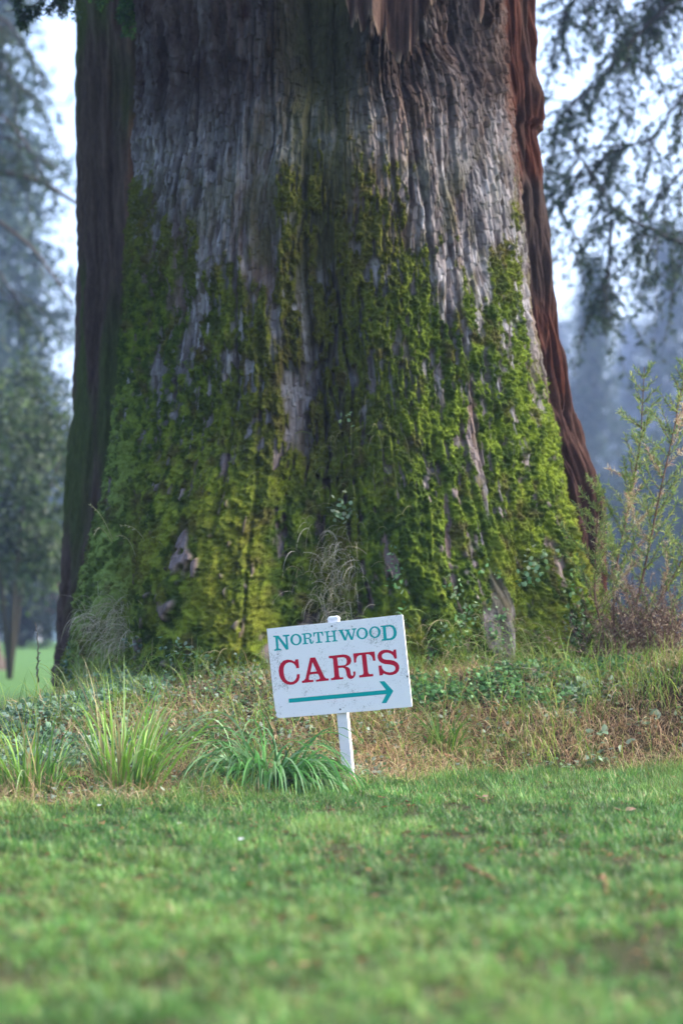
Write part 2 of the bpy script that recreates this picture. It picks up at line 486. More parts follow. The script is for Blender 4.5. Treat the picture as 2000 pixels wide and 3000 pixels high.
col = np.zeros((nr, nc, 3)) + np.array([.135, .12, .125])
bw_ = np.clip(.5 + .9 * mk['fib'] + .5 * mk['chip'], 0, 1)
col = lerp(col, (.235, .225, .232), bw_ * .7)
col = lerp(col, (.11, .075, .06), np.clip(-.1 - 1.5 * mk['flute'] + .5 * n2, 0, 1) * .8)
col = lerp(col, (.06, .045, .04), sst(.55, .1, mk['rv'] + .2 * mk['fib']) * .75)
col = lerp(col, (.37, .36, .38), np.clip(mk['sliv'] * .8 + .5 * sst(.75, 1, mk['rv']), 0, 1) * sst(1700, 1200, py_) * .75)
browner = sst(-.1, .5, n1 + .25 * noise(px_ / 90, py_ / 300, 0 * px_, 91)) * .7
col = lerp(col, (.13, .075, .055), browner)
# browner bark near the top with crown shade painted in; reddish heartwood streaks
top_shade = (1 - sst(160, 480, py_ + 120 * n1))
col = lerp(col, (.042, .029, .025), top_shade * (.75 + .4 * sst(-.2, .4, n2)))
redz = np.exp(-((px_ - 1520) / 45) ** 2) * (1 - sst(450, 640, py_)) + .7 * np.exp(-((px_ - 1490) / 25) ** 2) * (1 - sst(300, 500, py_))
col = lerp(col, (.085, .045, .034), np.clip(redz * (1 + .5 * mk['fib']), 0, 1))
mid = np.exp(-((px_ - 940) / 90) ** 2) * (1 - sst(700, 900, py_))
col = lerp(col, (.07, .068, .03), np.clip(mid * 1.5 + mid * n2, 0, 1) * .95)
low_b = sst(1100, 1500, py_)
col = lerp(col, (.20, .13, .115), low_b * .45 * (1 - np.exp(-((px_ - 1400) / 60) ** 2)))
# pale algae on the grey zone
pale = sst(.1, .5, n2) * np.exp(-((py_ - 520) / 220) ** 2)
col = lerp(col, (.34, .335, .37), pale * .4)
mot = rn(np.cos(PH) * 9, np.sin(PH) * 9, Z2 * 4, 97, 4)[..., None]
col = col * (1 + .75 * mot)
col = lerp(col, (.05, .045, .05), np.exp(-((px_ - 1372 - 20 * n2) / 26) ** 2) * (1 - sst(600, 800, py_)) * .75)
film = sst(260, 560, py_ + 130 * n1) * sst(-.35, .35, n2 + .5 * n1)
col = lerp(col, (.075, .070, .026), film * .62)
# moss colours: olive old moss, fresh green, yellow green cushions
mg = np.zeros((nr, nc, 3)) + np.array([.040, .070, .009])
cush = rn(np.cos(PH) * 26, np.sin(PH) * 26, Z2 * 20, 88, 4)
fresh = sst(-.30, .45, n2 * .7 + .6 * n3 + .3 * n1 + 1.1 * cush)
mg = lerp(mg, (.12, .170, .016), fresh)
mg = lerp(mg, (.185, .235, .028), fresh * np.exp(-((px_ - 560) / 200) ** 2) * sst(1050, 1400, py_) * .8)
olive = np.clip(np.exp(-((px_ - 900) / 230) ** 2) * (1 - sst(1250, 1550, py_)) + (1 - sst(620, 950, py_)) * .8, 0, 1)
mg = lerp(mg, (.095, .085, .018), olive * .75)
yel = sst(1300, 1600, py_) * sst(-.2, .4, n1 + .4 * n2)
mg = lerp(mg, (.17, .17, .02), yel * .6)
left_skylit = np.exp(-((px_ - 330) / 100) ** 2) * sst(900, 1500, py_)  # moss paled on the left flank to paint in sky light
mg = lerp(mg, (.24, .33, .09), np.clip(left_skylit * 1.2, 0, 1) * (.15 + .75 * fresh))
rgtf = np.exp(-((px_ - 1560) / 90) ** 2) * sst(500, 800, py_)
mg = lerp(mg, (.23, .30, .025), np.clip(rgtf, 0, 1) * .3 * fresh)
brn = sst(.15, .5, rn(np.cos(PH) * 14, np.sin(PH) * 14, Z2 * 9, 95, 3)) * .55
mg = lerp(mg, (.085, .055, .025), brn)
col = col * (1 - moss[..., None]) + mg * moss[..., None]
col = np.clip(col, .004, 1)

jj = (np.arange(nr - 1)[:, None] * nc + np.arange(nc)[None, :])
j2 = (np.arange(nr - 1)[:, None] * nc + ((np.arange(nc) + 1) % nc)[None, :])
Qt = np.stack([jj, j2, j2 + nc, jj + nc], -1).reshape(-1, 4)
tree = empty('redwood_tree', (0, YC, .3), 'giant redwood with a wide trunk covered in green moss standing right behind the white sign', 'tree', 'redwood trees')
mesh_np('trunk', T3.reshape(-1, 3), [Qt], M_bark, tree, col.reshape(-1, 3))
MP = T3.reshape(-1, 3)

# surface normals of the trunk grid for planting things on it
du = np.gradient(T3, axis=1); dv_ = np.gradient(T3, axis=0)
NRM = nrm(np.cross(du, dv_))
NRM = NRM * np.sign(np.sum(NRM * (T3 - np.stack([0 * Z2, YC + 0 * Z2, Z2], -1)), -1))[..., None]

# moss fuzz
cand = np.argwhere((moss > .6) & (np.cos(PH) > -.15) & (Z2 < 4.2))
sel = cand[rng.integers(0, len(cand), 330000)]
b = T3[sel[:, 0], sel[:, 1]] + (rng.random((len(sel), 3)) - .5) * .006
nn = NRM[sel[:, 0], sel[:, 1]]
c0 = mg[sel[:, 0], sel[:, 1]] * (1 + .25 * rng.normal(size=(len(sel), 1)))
k = len(sel)
dirs = nn + .55 * rng.normal(size=(k, 3)) + np.array([0, 0, .1])
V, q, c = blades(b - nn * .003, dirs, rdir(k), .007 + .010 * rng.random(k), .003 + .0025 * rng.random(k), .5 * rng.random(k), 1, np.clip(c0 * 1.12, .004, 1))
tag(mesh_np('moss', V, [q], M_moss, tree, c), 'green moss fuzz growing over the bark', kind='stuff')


# reddish fused stem at the right
def column(name, pyl, rgl, rad, Y, colfn, parent, z0, z1, nr_=420, nc_=220, seed=200, amp=1.0, zoff=0):
    zt_ = np.array([zpy(p, Y) for p in pyl])[::-1]
    rt_ = np.array([(v - 1000) / F * Y for v in rgl])[::-1]
    rr_ = np.array(rad)[::-1]
    ph_ = np.linspace(-PI, PI, nc_, endpoint=False); z_ = np.linspace(z0, z1, nr_)
    A_, Z_ = np.meshgrid(ph_, z_)
    r = np.interp(Z_, zt_, rr_); xr = np.interp(Z_, zt_, rt_); cx = xr - r
    X = np.cos(A_) * r * 2.4; B = np.sin(A_) * r * 2.4
    tw = .06 * noise(X, B, Z_, seed)
    X = np.cos(A_ + tw) * r * 2.4; B = np.sin(A_ + tw) * r * 2.4
    fl = fbm(X * 2.2, B * 2.2, Z_ * .8, seed + 1, 3)
    rid = 1 - np.abs(fbm(X * 7, B * 7, Z_ * 1.4, seed + 2, 3)) * 2.2
    fib = noise(X * 26, B * 26, Z_ * 5, seed + 3)
    rid = rid - .8 * (1 - sst(.02, .12, np.abs(fbm(X * 4, B * 4, Z_ * .7, seed + 7, 2))))
    fb2 = noise(X * 60, B * 60, Z_ * 5, seed + 8); d = amp * (.05 * fl + .030 * rid + .014 * fib) + .008 * fb2
    fib = fib * .6 + fb2 * .6
    R_ = r + d
    V_ = np.stack([cx + R_ * np.sin(A_), Y - R_ * np.cos(A_), Z_], -1)
    c_ = colfn(A_, Z_, fl, rid, fib)
    a = (np.arange(nr_ - 1)[:, None] * nc_ + np.arange(nc_)[None, :]); b_ = (np.arange(nr_ - 1)[:, None] * nc_ + ((np.arange(nc_) + 1) % nc_)[None, :])
    Q_ = np.stack([a, b_, b_ + nc_, a + nc_], -1).reshape(-1, 4)
    return mesh_np(name, V_.reshape(-1, 3), [Q_], M_bark, parent, np.clip(c_, .004, 1).reshape(-1, 3))


def redcol(A_, Z_, fl, rid, fib):
    c_ = np.zeros(A_.shape + (3,)) + np.array([.075, .032, .022])
    c_ = lerp(c_, (.15, .055, .032), np.clip(.10 + .6 * fib + .5 * fl, 0, 1) * .7)
    c_ = lerp(c_, (.07, .055, .05), sst(.0, .4, noise(A_ * 5, Z_ * 1.2, 0 * A_, 220)) * .6)
    c_ = lerp(c_, (.06, .055, .055), sst(2.4, 2.7, Z_) * sst(3.35, 3.2, Z_) * .85) * np.array([.62, .50, .46])
    return c_


column('side_stem', [-1200, 0, 200, 300, 370, 395, 480, 640, 750, 900, 1050, 1200, 1350, 1440, 1520, 1600, 1700, 1900],
       [1520, 1553, 1558, 1576, 1580, 1562, 1574, 1590, 1602, 1620, 1642, 1656, 1700, 1740, 1750, 1752, 1755, 1760],
       [.40, .40, .40, .40, .40, .38, .38, .38, .39, .40, .41, .42, .44, .46, .47, .48, .48, .5], 14.1, redcol, tree, .2, 6.0, 620, 420, 200, 1.35)['label'] = 'reddish brown stem fused to the right side of the trunk'

# ragged slab of brown bark hanging at the top
def bark_slab(name, cols_px, tops, bots, Yf, parent, seed):
    mb = MB()
    for i in range(len(cols_px) - 1):
        x0, x1 = cols_px[i], cols_px[i + 1]
        pa = []
        n = 26
        for k_ in range(n + 1):
            t = k_ / n
            py = tops[i] + (bots[i] - tops[i]) * t
            cxp = (x0 + x1) / 2 + 9 * math.sin(t * 3 + i) + (6 * t)
            yy = Yf[0] + (Yf[1] - Yf[0]) * max(0, t) + .03 * math.sin(i * 2.3)
            pa.append(P(cxp, py, yy))
        w = (x1 - x0) / F * 13 * .72
        rad = [w * (1.0 - .55 * max(0, (k_ / n - .75) / .25)) * (1 + .14 * math.sin(k_ * 1.9 + i)) for k_ in range(n + 1)]
        cc = [(.16, .085, .065), (.21, .13, .10), (.12, .06, .045), (.25, .17, .12)][(i * 7 + seed) % 4]
        mb.tube(pa, rad, 10, cc, jit=.35)
    return mb.build(name, M_bark, parent)


def slab(bottom, Yt, Yb, thick, seed, bulge=.05):
    """ragged torn sheet of bark: bottom = outline of the torn lower edge in photo pixels"""
    bx = [b_[0] for b_ in bottom]; by = [b_[1] for b_ in bottom]
    nx_, nz_ = 110, 90
    t = np.linspace(0, 1, nx_); xs = bx[0] + (bx[-1] - bx[0]) * t
    bot = np.interp(xs, bx, by) + -34 * np.abs(noise(xs / 10.0, 0 * xs, 0 * xs, seed)) - 18 * np.abs(noise(xs / 3.5, 0 * xs, 0 * xs, seed + 1)) + 16
    v = np.linspace(0, 1, nz_)
    PX = np.repeat(xs[None], nz_, 0); PY = -650 + (bot[None] + 650) * v[:, None]
    PX = PX + (1 - v[:, None]) * (t[None] - .5) * 40
    rd = fbm(PX / 42, PY / 300, 0 * PX, seed + 2, 3); rf = noise(PX / 13, PY / 110, 0 * PX, seed + 3)
    edge_ = (1 - (2 * t - 1) ** 4)[None]
    dep = Yt + (Yb - Yt) * v[:, None] ** 2 - bulge * edge_ - .045 * rd - .014 * rf
    def pos(D):
        th_ = math.tan(TH); x = (PX - 1000) / F; y = (1500 - PY) / F
        dy = math.cos(TH) - y * math.sin(TH); dz = math.sin(TH) + y * math.cos(TH)
        return np.stack([x / dy * D, D, .65 + dz / dy * D], -1)
    fr = pos(dep).reshape(-1, 3); bk = pos(dep + thick * (.25 + .75 * edge_) + 0 * dep).reshape(-1, 3)
    a = (np.arange(nz_ - 1)[:, None] * nx_ + np.arange(nx_ - 1)[None]).ravel(); n0 = nz_ * nx_
    q = [np.stack([a, a + nx_, a + nx_ + 1, a + 1], -1), np.stack([a, a + 1, a + nx_ + 1, a + nx_], -1) + n0]
    e = (nz_ - 1) * nx_ + np.arange(nx_ - 1); q.append(np.stack([e, e + n0, e + 1 + n0, e + 1], -1))
    for c0_ in (0, nx_ - 1):
        e = np.arange(nz_ - 1) * nx_ + c0_; q.append(np.stack([e, e + nx_, e + nx_ + n0, e + n0], -1))
    c_ = np.zeros(PX.shape + (3,)) + np.array([.055, .032, .026])
    c_ = lerp(c_, (.15, .095, .075), np.clip(.25 + rf * .5 + rd, 0, 1) * .7)
    c_ = lerp(c_, (.20, .14, .10), sst(.95, 1.0, v)[:, None] * sst(-.2, .3, rf) + 0 * PX)
    c_ = c_.reshape(-1, 3)
    return mesh_np('hanging_bark', np.concatenate([fr, bk]), [np.concatenate(q)], M_bark, tree, np.concatenate([c_, c_]))


slab([(1012, 20), (1030, 80), (1045, 60), (1058, 95), (1070, 92), (1080, 45), (1105, 100), (1128, 118), (1140, 150), (1160, 176), (1190, 180), (1204, 172), (1208, 140), (1226, 115), (1228, 50)], 12.70, 12.56, .07, 900)['label'] = 'torn slab of brown bark hanging down at the top of the trunk'
slab([(1228, 10), (1240, 55), (1262, 30), (1275, 8)], 12.74, 12.68, .05, 910, .03)
slab([(1384, 20), (1392, 55), (1408, 60), (1418, 20)], 12.84, 12.76, .05, 920, .03)

# second redwood behind left
def backcol(A_, Z_, fl, rid, fib):
    c_ = np.zeros(A_.shape + (3,)) + np.array([.062, .042, .032])
    c_ = lerp(c_, (.15, .105, .08), np.clip(.2 + .5 * fl + .8 * fib, 0, 1) * .6)
    m = sst(.0, .4, fbm(A_ * 2.4, Z_ * .6, 0 * A_, 230, 3) + .45 * np.exp(-((Z_ - 2.3) / 1.0) ** 2) - .12)
    c_ = lerp(c_, (.05, .075, .014), m * .85)
    return c_


tree2 = empty('redwood_tree', (-1.3, 16.5, 0), 'dark brown redwood trunk standing behind the left side of the giant mossy one', 'tree', 'redwood trees')
column('trunk', [-1200, 0, 400, 700, 900, 1100, 1300, 1500, 1700, 1780, 1850, 1960, 2100],
       [640, 660, 672, 690, 700, 712, 722, 735, 755, 775, 800, 840, 880],
       [.48, .50, .51, .53, .55, .57, .59, .61, .645, .68, .715, .765, .83], 16.5, backcol, tree2, -.05, 7.2, 520, 320, 300, 1.15)

# ------------------------------------------------------------------ crown boughs of redwoods
def bough(mb_w, mb_l, start, direction, length, colw, leafcols, dens=1.0, leafL=.05, sag=.5, nsub=14, subL=.5, r0=.02, hang=.6, lw=.35):
    """a limb with side twigs carrying flat sprays of needles"""
    start = np.array(start, dtype=float); d = nrm(np.array(direction, dtype=float))
    n = 14; p = start.copy(); pts = [p.copy()]; ds = [d.copy()]
    for i in range(n):
        d = nrm(d + np.array([0, 0, -sag / n * (1 + i / n)]) + rng.normal(size=3) * .05)
        p = p + d * length / n; pts.append(p.copy()); ds.append(d.copy())
    mb_w.tube(pts, np.linspace(r0, r0 * .2, n + 1), 6, colw)
    pts = np.array(pts)
    for k_ in range(nsub):
        t = .12 + .88 * (k_ + rng.random()) / nsub
        i = min(int(t * n), n - 1); q0 = pts[i] + (pts[i + 1] - pts[i]) * (t * n - i)
        sd = np.cross(ds[i], [0, 0, 1.0]); sd = nrm(sd) * (1 if k_ % 2 else -1)
        dd = nrm(ds[i] * .7 + sd * .8 + rng.normal(size=3) * .2 + np.array([0, 0, -hang * rng.random()]))
        Ls = subL * (1 - .55 * t) * (.6 + .7 * rng.random())
        m = 7; pp = [q0]; e = dd.copy(); es = [e]
        for _ in range(m):
            e = nrm(e + np.array([0, 0, -hang / m * 1.3]) + rng.normal(size=3) * .08); pp.append(pp[-1] + e * Ls / m); es.append(e)
        pp = np.array(pp); es = np.array(es)
        mb_w.tube(pp, np.linspace(r0 * .3, r0 * .1, m + 1), 4, colw)
        nl = int(46 * dens * Ls / subL)
        if nl < 1: continue
        tt = rng.random(nl) * m; i0 = np.minimum(tt.astype(int), m - 1); fr = (tt - i0)[:, None]
        bb = pp[i0] * (1 - fr) + pp[i0 + 1] * fr
        ed = es[i0]; ps = nrm(np.cross(ed, rng.normal(size=(nl, 3))))
        ax = nrm(ed * .6 + ps * .8)
        Lf = leafL * (.6 + .8 * rng.random(nl))
        V, q, c = leaves(bb, ax, rdir(nl), Lf, Lf * lw, mixcol(nl, leafcols))
        mb_l.add(V, q, None, c)


redcols = [(.05, .11, .03), (.07, .15, .03), (.035, .085, .03)]
# crown overhead (above the frame) of the giant and of its neighbour
def high_crown(parent, cx, cy, z0, z1, R, n, seed):
    w = MB(); l = MB()
    for i in range(n):
        a = rng.random() * 2 * PI; z = z0 + (z1 - z0) * rng.random()
        s0 = (cx + .7 * math.cos(a), cy + .7 * math.sin(a), z)
        bough(w, l, s0, (math.cos(a), math.sin(a), .25), R * (.6 + .5 * rng.random()), (.10, .06, .04), redcols, dens=1.6, leafL=.16, sag=.12, nsub=16, subL=1.2, r0=.06, hang=.1, lw=.35)
    w.build('limbs', M_twig, parent); l.build('crown', M_farleaf, parent)


high_crown(tree, .0, YC, 6.6, 10, 4.4, 80, 1)
high_crown(tree2, -1.1, 16.5, 7.4, 10.5, 3.2, 30, 2)

# ------------------------------------------------------------------ sign
sign_yaw = math.radians(13.5)
base_pt = P(1033, 2297, 10.55); base_pt[2] = float(G(base_pt[0], base_pt[1])) - .01
sign = empty('sign', base_pt, 'white board sign with green and red lettering and an arrow on a leaning post', 'sign')
ROLL = math.radians(5.65)
ax_x0 = np.array([math.cos(sign_yaw), -math.sin(sign_yaw), 0]); ax_y = np.array([math.sin(sign_yaw), math.cos(sign_yaw), 0])  # ax_y points away
up0 = np.array([0, 0, 1.0])
ax_x = ax_x0 * math.cos(ROLL) + up0 * math.sin(ROLL)
ax_z = -ax_x0 * math.sin(ROLL) + up0 * math.cos(ROLL)
S0 = np.array(base_pt)


def SL(u, w, z): return S0 + ax_x * u + ax_y * w + ax_z * z


def to_plane(px, py, w):
    """photo pixel -> (u, z) on the sign plane at local depth w"""
    x = (px - 1000) / F; y = (1500 - py) / F
    d = np.array([x, math.cos(TH) - y * math.sin(TH), math.sin(TH) + y * math.cos(TH)])
    o = S0 + ax_y * w
    t = np.dot(o - CAM, ax_y) / np.dot(d, ax_y)
    h = CAM + d * t - o
    return float(np.dot(h, ax_x)), float(np.dot(h, ax_z))


def sign_mat(name, col, dirt=.5, chips=True):
    m, nt, out = newmat(name); L = nt.links
    p = N(nt, 'ShaderNodeBsdfPrincipled', Roughness=.6); p.inputs['Specular IOR Level'].default_value = .15
    tc = N(nt, 'ShaderNodeTexCoord')
    a = N(nt, 'ShaderNodeTexNoise', Scale=9.0, Detail=6.0, Roughness=.7); L.new(tc.outputs['Object'], a.inputs['Vector'])
    b = N(nt, 'ShaderNodeTexNoise', Scale=160.0, Detail=4.0, Roughness=.7); L.new(tc.outputs['Object'], b.inputs['Vector'])
    mul = N(nt, 'ShaderNodeMath', _operation='MULTIPLY'); L.new(a.outputs['Fac'], mul.inputs[0]); L.new(b.outputs['Fac'], mul.inputs[1])
    r = N(nt, 'ShaderNodeValToRGB'); r.color_ramp.elements[0].position = .29; r.color_ramp.elements[1].position = .42
    r.color_ramp.elements[0].color = (0, 0, 0, 1); r.color_ramp.elements[1].color = (dirt, dirt, dirt, 1)
    L.new(mul.outputs[0], r.inputs[0])
    mx = N(nt, 'ShaderNodeMix', _data_type='RGBA'); mx.inputs['A'].default_value = (*col, 1); mx.inputs['B'].default_value = (.16, .16, .14, 1)
    L.new(r.outputs[0], mx.inputs['Factor']); L.new(mx.outputs['Result'], p.inputs['Base Color'])
    L.new(p.outputs[0], out.inputs['Surface'])
    return m


M_white = sign_mat('sign_white', (.86, .85, .87), .75)
M_postw = sign_mat('post_white', (.76, .76, .79), .35)
M_teal = sign_mat('teal_paint', (.0, .36, .35), .10)
M_red = sign_mat('red_paint', (.52, .008, .035), .12)
M_screw = plain_mat('screw_metal', (.10, .10, .11), .5, metal=.3)
M_screwd = plain_mat('screw_slot', (.3, .3, .31), .6)

# board outline with a broken lower left corner and slightly worn edges
cz = lambda X, Y: (750 + X / 3.267, 1780 + Y / 3.267)
bpts = [(103, 203), (400, 172), (560, 158), (800, 131), (1100, 100), (1392, 67), (1402, 72), (1440, 450), (1466, 700), (1491, 935), (1488, 950),
        (1190, 975), (1180, 982), (870, 1006), (560, 1032), (230, 1059), (205, 1052), (188, 1030), (196, 1008), (184, 985), (160, 800), (128, 470)]
WB = -.026      # front face of the board
TBK = .009


def poly_prism(name, uz, w0, w1, mat, parent, holes=(), bevel=0.0):
    """flat piece in the sign plane from w0 (front) to w1 (back), with holes"""
    cu = bpy.data.curves.new(name, 'CURVE'); cu.dimensions = '2D'; cu.fill_mode = 'BOTH'
    for ring in [uz] + list(holes):
        sp = cu.splines.new('POLY'); sp.points.add(len(ring) - 1); sp.use_cyclic_u = True
        for i, (u, z) in enumerate(ring): sp.points[i].co = (u, z, 0, 1)
    cu.extrude = abs(w1 - w0) / 2
    if bevel: cu.bevel_depth = bevel; cu.bevel_resolution = 1; cu.offset = -bevel
    ob = bpy.data.objects.new('tmp', cu); C.objects.link(ob)
    dg = bpy.context.evaluated_depsgraph_get()
    me = bpy.data.meshes.new_from_object(ob.evaluated_get(dg))
    bpy.data.objects.remove(ob)
    wc = (w0 + w1) / 2
    for v in me.vertices:
        u, z, w = v.co
        v.co = Vector(list(ax_x * u + ax_z * z + ax_y * (wc - w)))
    me.flip_normals() if False else None
    me.materials.clear(); me.materials.append(mat); me.name = name
    o = bpy.data.objects.new(name, me); C.objects.link(o); o.parent = parent
    return o


bo = poly_prism('board', [to_plane(*cz(*p), WB) for p in bpts], WB, WB + TBK, M_white, sign, bevel=.0008)

WF = WB - .0012  # front of the letters
def zpts(pts, org, s=7.84): return [to_plane(org[0] + x / s, org[1] + y / s, WB) for x, y in pts]


O1, O2, O3, O4, O7 = (790, 1820), (980, 1810), (800, 1890), (980, 1890), (750, 1780)


def ell(cx, cy, rx_, ry_, rot, n=40):
    r = math.radians(rot)
    return [(cx + rx_ * math.cos(t) * math.cos(r) - ry_ * math.sin(t) * math.sin(r), cy + rx_ * math.cos(t) * math.sin(r) + ry_ * math.sin(t) * math.cos(r))
            for t in [2 * PI * i / n for i in range(n)]]


Nn = [(82, 334), (207, 330), (378, 545), (362, 355), (305, 350), (300, 318), (452, 305), (455, 336), (408, 352), (432, 648), (378, 656), (190, 392), (205, 618), (225, 635), (262, 635), (265, 664), (108, 682), (106, 650), (145, 640), (155, 622), (130, 378), (118, 365), (84, 362)]
Rr = [(-134, 250), (200, 214), (275, 222), (335, 252), (374, 305), (384, 368), (362, 425), (315, 462), (250, 489), (310, 507), (350, 545), (365, 600), (370, 660), (382, 690), (400, 703), (420, 697), (432, 670), (425, 608), (475, 602), (480, 655), (468, 712), (435, 755), (385, 777), (335, 770), (300, 740), (280, 690), (265, 610), (250, 560), (225, 532), (185, 518), (88, 525), (105, 695), (115, 728), (135, 742), (195, 733), (203, 780), (-80, 808), (-84, 762), (-30, 752), (-5, 720), (-36, 325), (-55, 303), (-130, 303)]
Rh = [(60, 290), (205, 278), (255, 300), (280, 350), (275, 410), (250, 450), (200, 465), (80, 471)]
Tt = [(425, 192), (915, 145), (937, 357), (882, 362), (870, 300), (845, 250), (805, 218), (760, 208), (723, 212), (765, 600), (775, 640), (800, 665), (883, 660), (887, 715), (566, 746), (560, 695), (630, 682), (655, 665), (662, 635), (620, 228), (565, 235), (520, 265), (498, 315), (493, 402), (446, 405)]
Cc = [(578, 322), (600, 527), (537, 533), (520, 480), (480, 430), (430, 402), (370, 395), (310, 415), (265, 465), (243, 535), (243, 620), (258, 710), (290, 785), (340, 830), (400, 848), (460, 838), (510, 800), (540, 740), (548, 670), (612, 664), (610, 740), (590, 810), (540, 865), (470, 903), (390, 912), (310, 897), (230, 845), (170, 765), (140, 680), (128, 590), (140, 500), (175, 420), (240, 355), (330, 330), (420, 342), (495, 378), (515, 328)]
Aa = [(850, 290), (965, 280), (1180, 730), (1215, 764), (1275, 765), (1278, 812), (988, 842), (984, 797), (1050, 787), (1075, 762), (1070, 735), (1040, 675), (1018, 657), (850, 675), (835, 695), (822, 755), (822, 785), (840, 801), (925, 795), (930, 845), (665, 872), (660, 825), (715, 805), (745, 765)]
Ah = [(905, 392), (1003, 603), (857, 618)]
Ss = [(1352, 105), (1408, 98), (1428, 308), (1375, 312), (1345, 245), (1290, 195), (1220, 172), (1150, 178), (1095, 210), (1080, 250), (1090, 290), (1120, 320), (1180, 333), (1290, 342), (1370, 360), (1440, 405), (1478, 465), (1484, 530), (1465, 600), (1410, 655), (1330, 685), (1250, 690), (1180, 675), (1120, 650), (1103, 690), (1030, 700), (1005, 472), (1072, 465), (1090, 530), (1130, 585), (1190, 615), (1270, 627), (1340, 612), (1385, 575), (1395, 530), (1380, 490), (1340, 462), (1270, 447), (1150, 435), (1080, 410), (1020, 365), (988, 300), (985, 235), (1010, 175), (1060, 130), (1130, 107), (1210, 105), (1280, 120), (1330, 148), (1345, 140)]
Hh = [(1250, 236), (1378, 222), (1380, 243), (1345, 252), (1338, 262), (1346, 338), (1458, 328), (1450, 250), (1440, 240), (1410, 240), (1408, 217), (1537, 205), (1540, 228), (1508, 235), (1500, 246), (1518, 430), (1530, 440), (1556, 438), (1560, 461), (1432, 470), (1430, 450), (1460, 444), (1470, 430), (1462, 352), (1349, 362), (1358, 445), (1370, 458), (1402, 457), (1405, 476), (1275, 486), (1272, 468), (1303, 460), (1314, 446), (1298, 265), (1286, 254), (1252, 256)]
Ww = [(80, 282), (205, 268), (207, 290), (180, 298), (248, 458), (284, 338), (268, 302), (230, 294), (228, 272), (355, 262), (358, 280), (328, 290), (398, 442), (437, 278), (388, 268), (387, 248), (500, 238), (502, 260), (470, 272), (418, 505), (370, 508), (304, 370), (268, 520), (220, 522), (122, 320), (108, 303), (82, 302)]
Dd = [(1050, 185), (1170, 170), (1280, 160), (1350, 180), (1400, 240), (1425, 320), (1420, 400), (1385, 465), (1330, 500), (1280, 512), (1082, 530), (1078, 498), (1118, 488), (1125, 475), (1102, 222), (1092, 210), (1054, 212)]
Dh = [(1172, 208), (1265, 200), (1320, 225), (1345, 280), (1355, 350), (1345, 410), (1310, 455), (1265, 470), (1197, 475)]
Ar = [(313, 872), (1242, 788), (1178, 706), (1226, 703), (1313, 798), (1246, 914), (1200, 916), (1245, 828), (315, 912)]
rmap = lambda pts: [(735 + (x + 134) * .446, 285 + (y - 250) * .446) for x, y in pts]
tmap = lambda pts: [(998 + (x - 425) * .456, 258 + (y - 192) * .446) for x, y in pts]
LT = [('letter', Nn, O1, M_teal, []), ('letter', ell(605, 422, 131, 132, -5), O1, M_teal, [ell(605, 424, 76, 102, -5)]),
      ('letter', rmap(Rr), O1, M_teal, [rmap(Rh)]), ('letter', tmap(Tt), O1, M_teal, []), ('letter', Hh, O1, M_teal, []),
      ('letter', Ww, O2, M_teal, []), ('letter', ell(632, 357, 132, 135, -5), O2, M_teal, [ell(630, 357, 78, 103, -5)]),
      ('letter', ell(923, 330, 132, 135, -5), O2, M_teal, [ell(921, 330, 78, 103, -5)]), ('letter', Dd, O2, M_teal, [Dh]),
      ('letter', Cc, O3, M_red, []), ('letter', Aa, O3, M_red, [Ah]), ('letter', Rr, O4, M_red, [Rh]), ('letter', Tt, O4, M_red, []), ('letter', Ss, O4, M_red, [])]
for nm, pts, org, mt, hl in LT:
    poly_prism(nm, zpts(pts, org), WF, WB + .0005, mt, bo, [zpts(h_, org) for h_ in hl])
poly_prism('arrow', zpts(Ar, O7, 3.267), WF, WB + .0005, M_teal, bo)

# post: square timber with a small stepped cap, behind the board
pu0, _ = to_plane(*cz(775, 1030), WB + TBK); pu1, _ = to_plane(*cz(868, 1030), WB + TBK)
_, ptop = to_plane(*cz(740, 80), WB + TBK)
pm = MB()
MATS = Matrix(((ax_x[0], ax_y[0], ax_z[0], S0[0]), (ax_x[1], ax_y[1], ax_z[1], S0[1]), (ax_x[2], ax_y[2], ax_z[2], S0[2]), (0, 0, 0, 1)))
w0, w1 = WB + TBK + .0005, WB + TBK + .038
prof = [(-.12, 0), (ptop - .016, 0), (ptop - .012, -.004), (ptop - .010, .0), (ptop - .003, .003), (ptop, .009)]
rings = []
for z, ins in prof:
    cs = .002
    a0, a1, b0, b1 = pu0 - .002 + ins, pu1 + .002 - ins, w0 + max(ins, 0), w1 - ins
    ring = [(a0 + cs, b0), (a1 - cs, b0), (a1, b0 + cs), (a1, b1 - cs), (a1 - cs, b1), (a0 + cs, b1), (a0, b1 - cs), (a0, b0 + cs)]
    rings += [SL(u, w, z) for u, w in ring]
rings = np.array(rings); m = len(prof)
q = [(i * 8 + j, i * 8 + (j + 1) % 8, (i + 1) * 8 + (j + 1) % 8, (i + 1) * 8 + j) for i in range(m - 1) for j in range(8)]
k0 = (m - 1) * 8
q += [(k0, k0 + 1, k0 + 2, k0 + 3), (k0, k0 + 3, k0 + 4, k0 + 7), (k0 + 4, k0 + 5, k0 + 6, k0 + 7)]
pm.add(rings, q)
pm.build('post', M_postw, sign, smooth=False)


def screw(X, Y):
    u, z = to_plane(*cz(X, Y), WB)
    s = poly_prism('screw', [(u + .0042 * math.cos(t), z + .0042 * math.sin(t)) for t in np.linspace(0, 2 * PI, 16, endpoint=False)], WB - .0015, WB + .001, M_screw, bo)
    poly_prism('socket', [(u + .0013 * math.cos(t), z + .0013 * math.sin(t)) for t in np.linspace(0, 2 * PI, 8, endpoint=False)], WB - .0019, WB - .001, M_screwd, s)


screw(725, 178); screw(805, 974); screw(1446, 660)

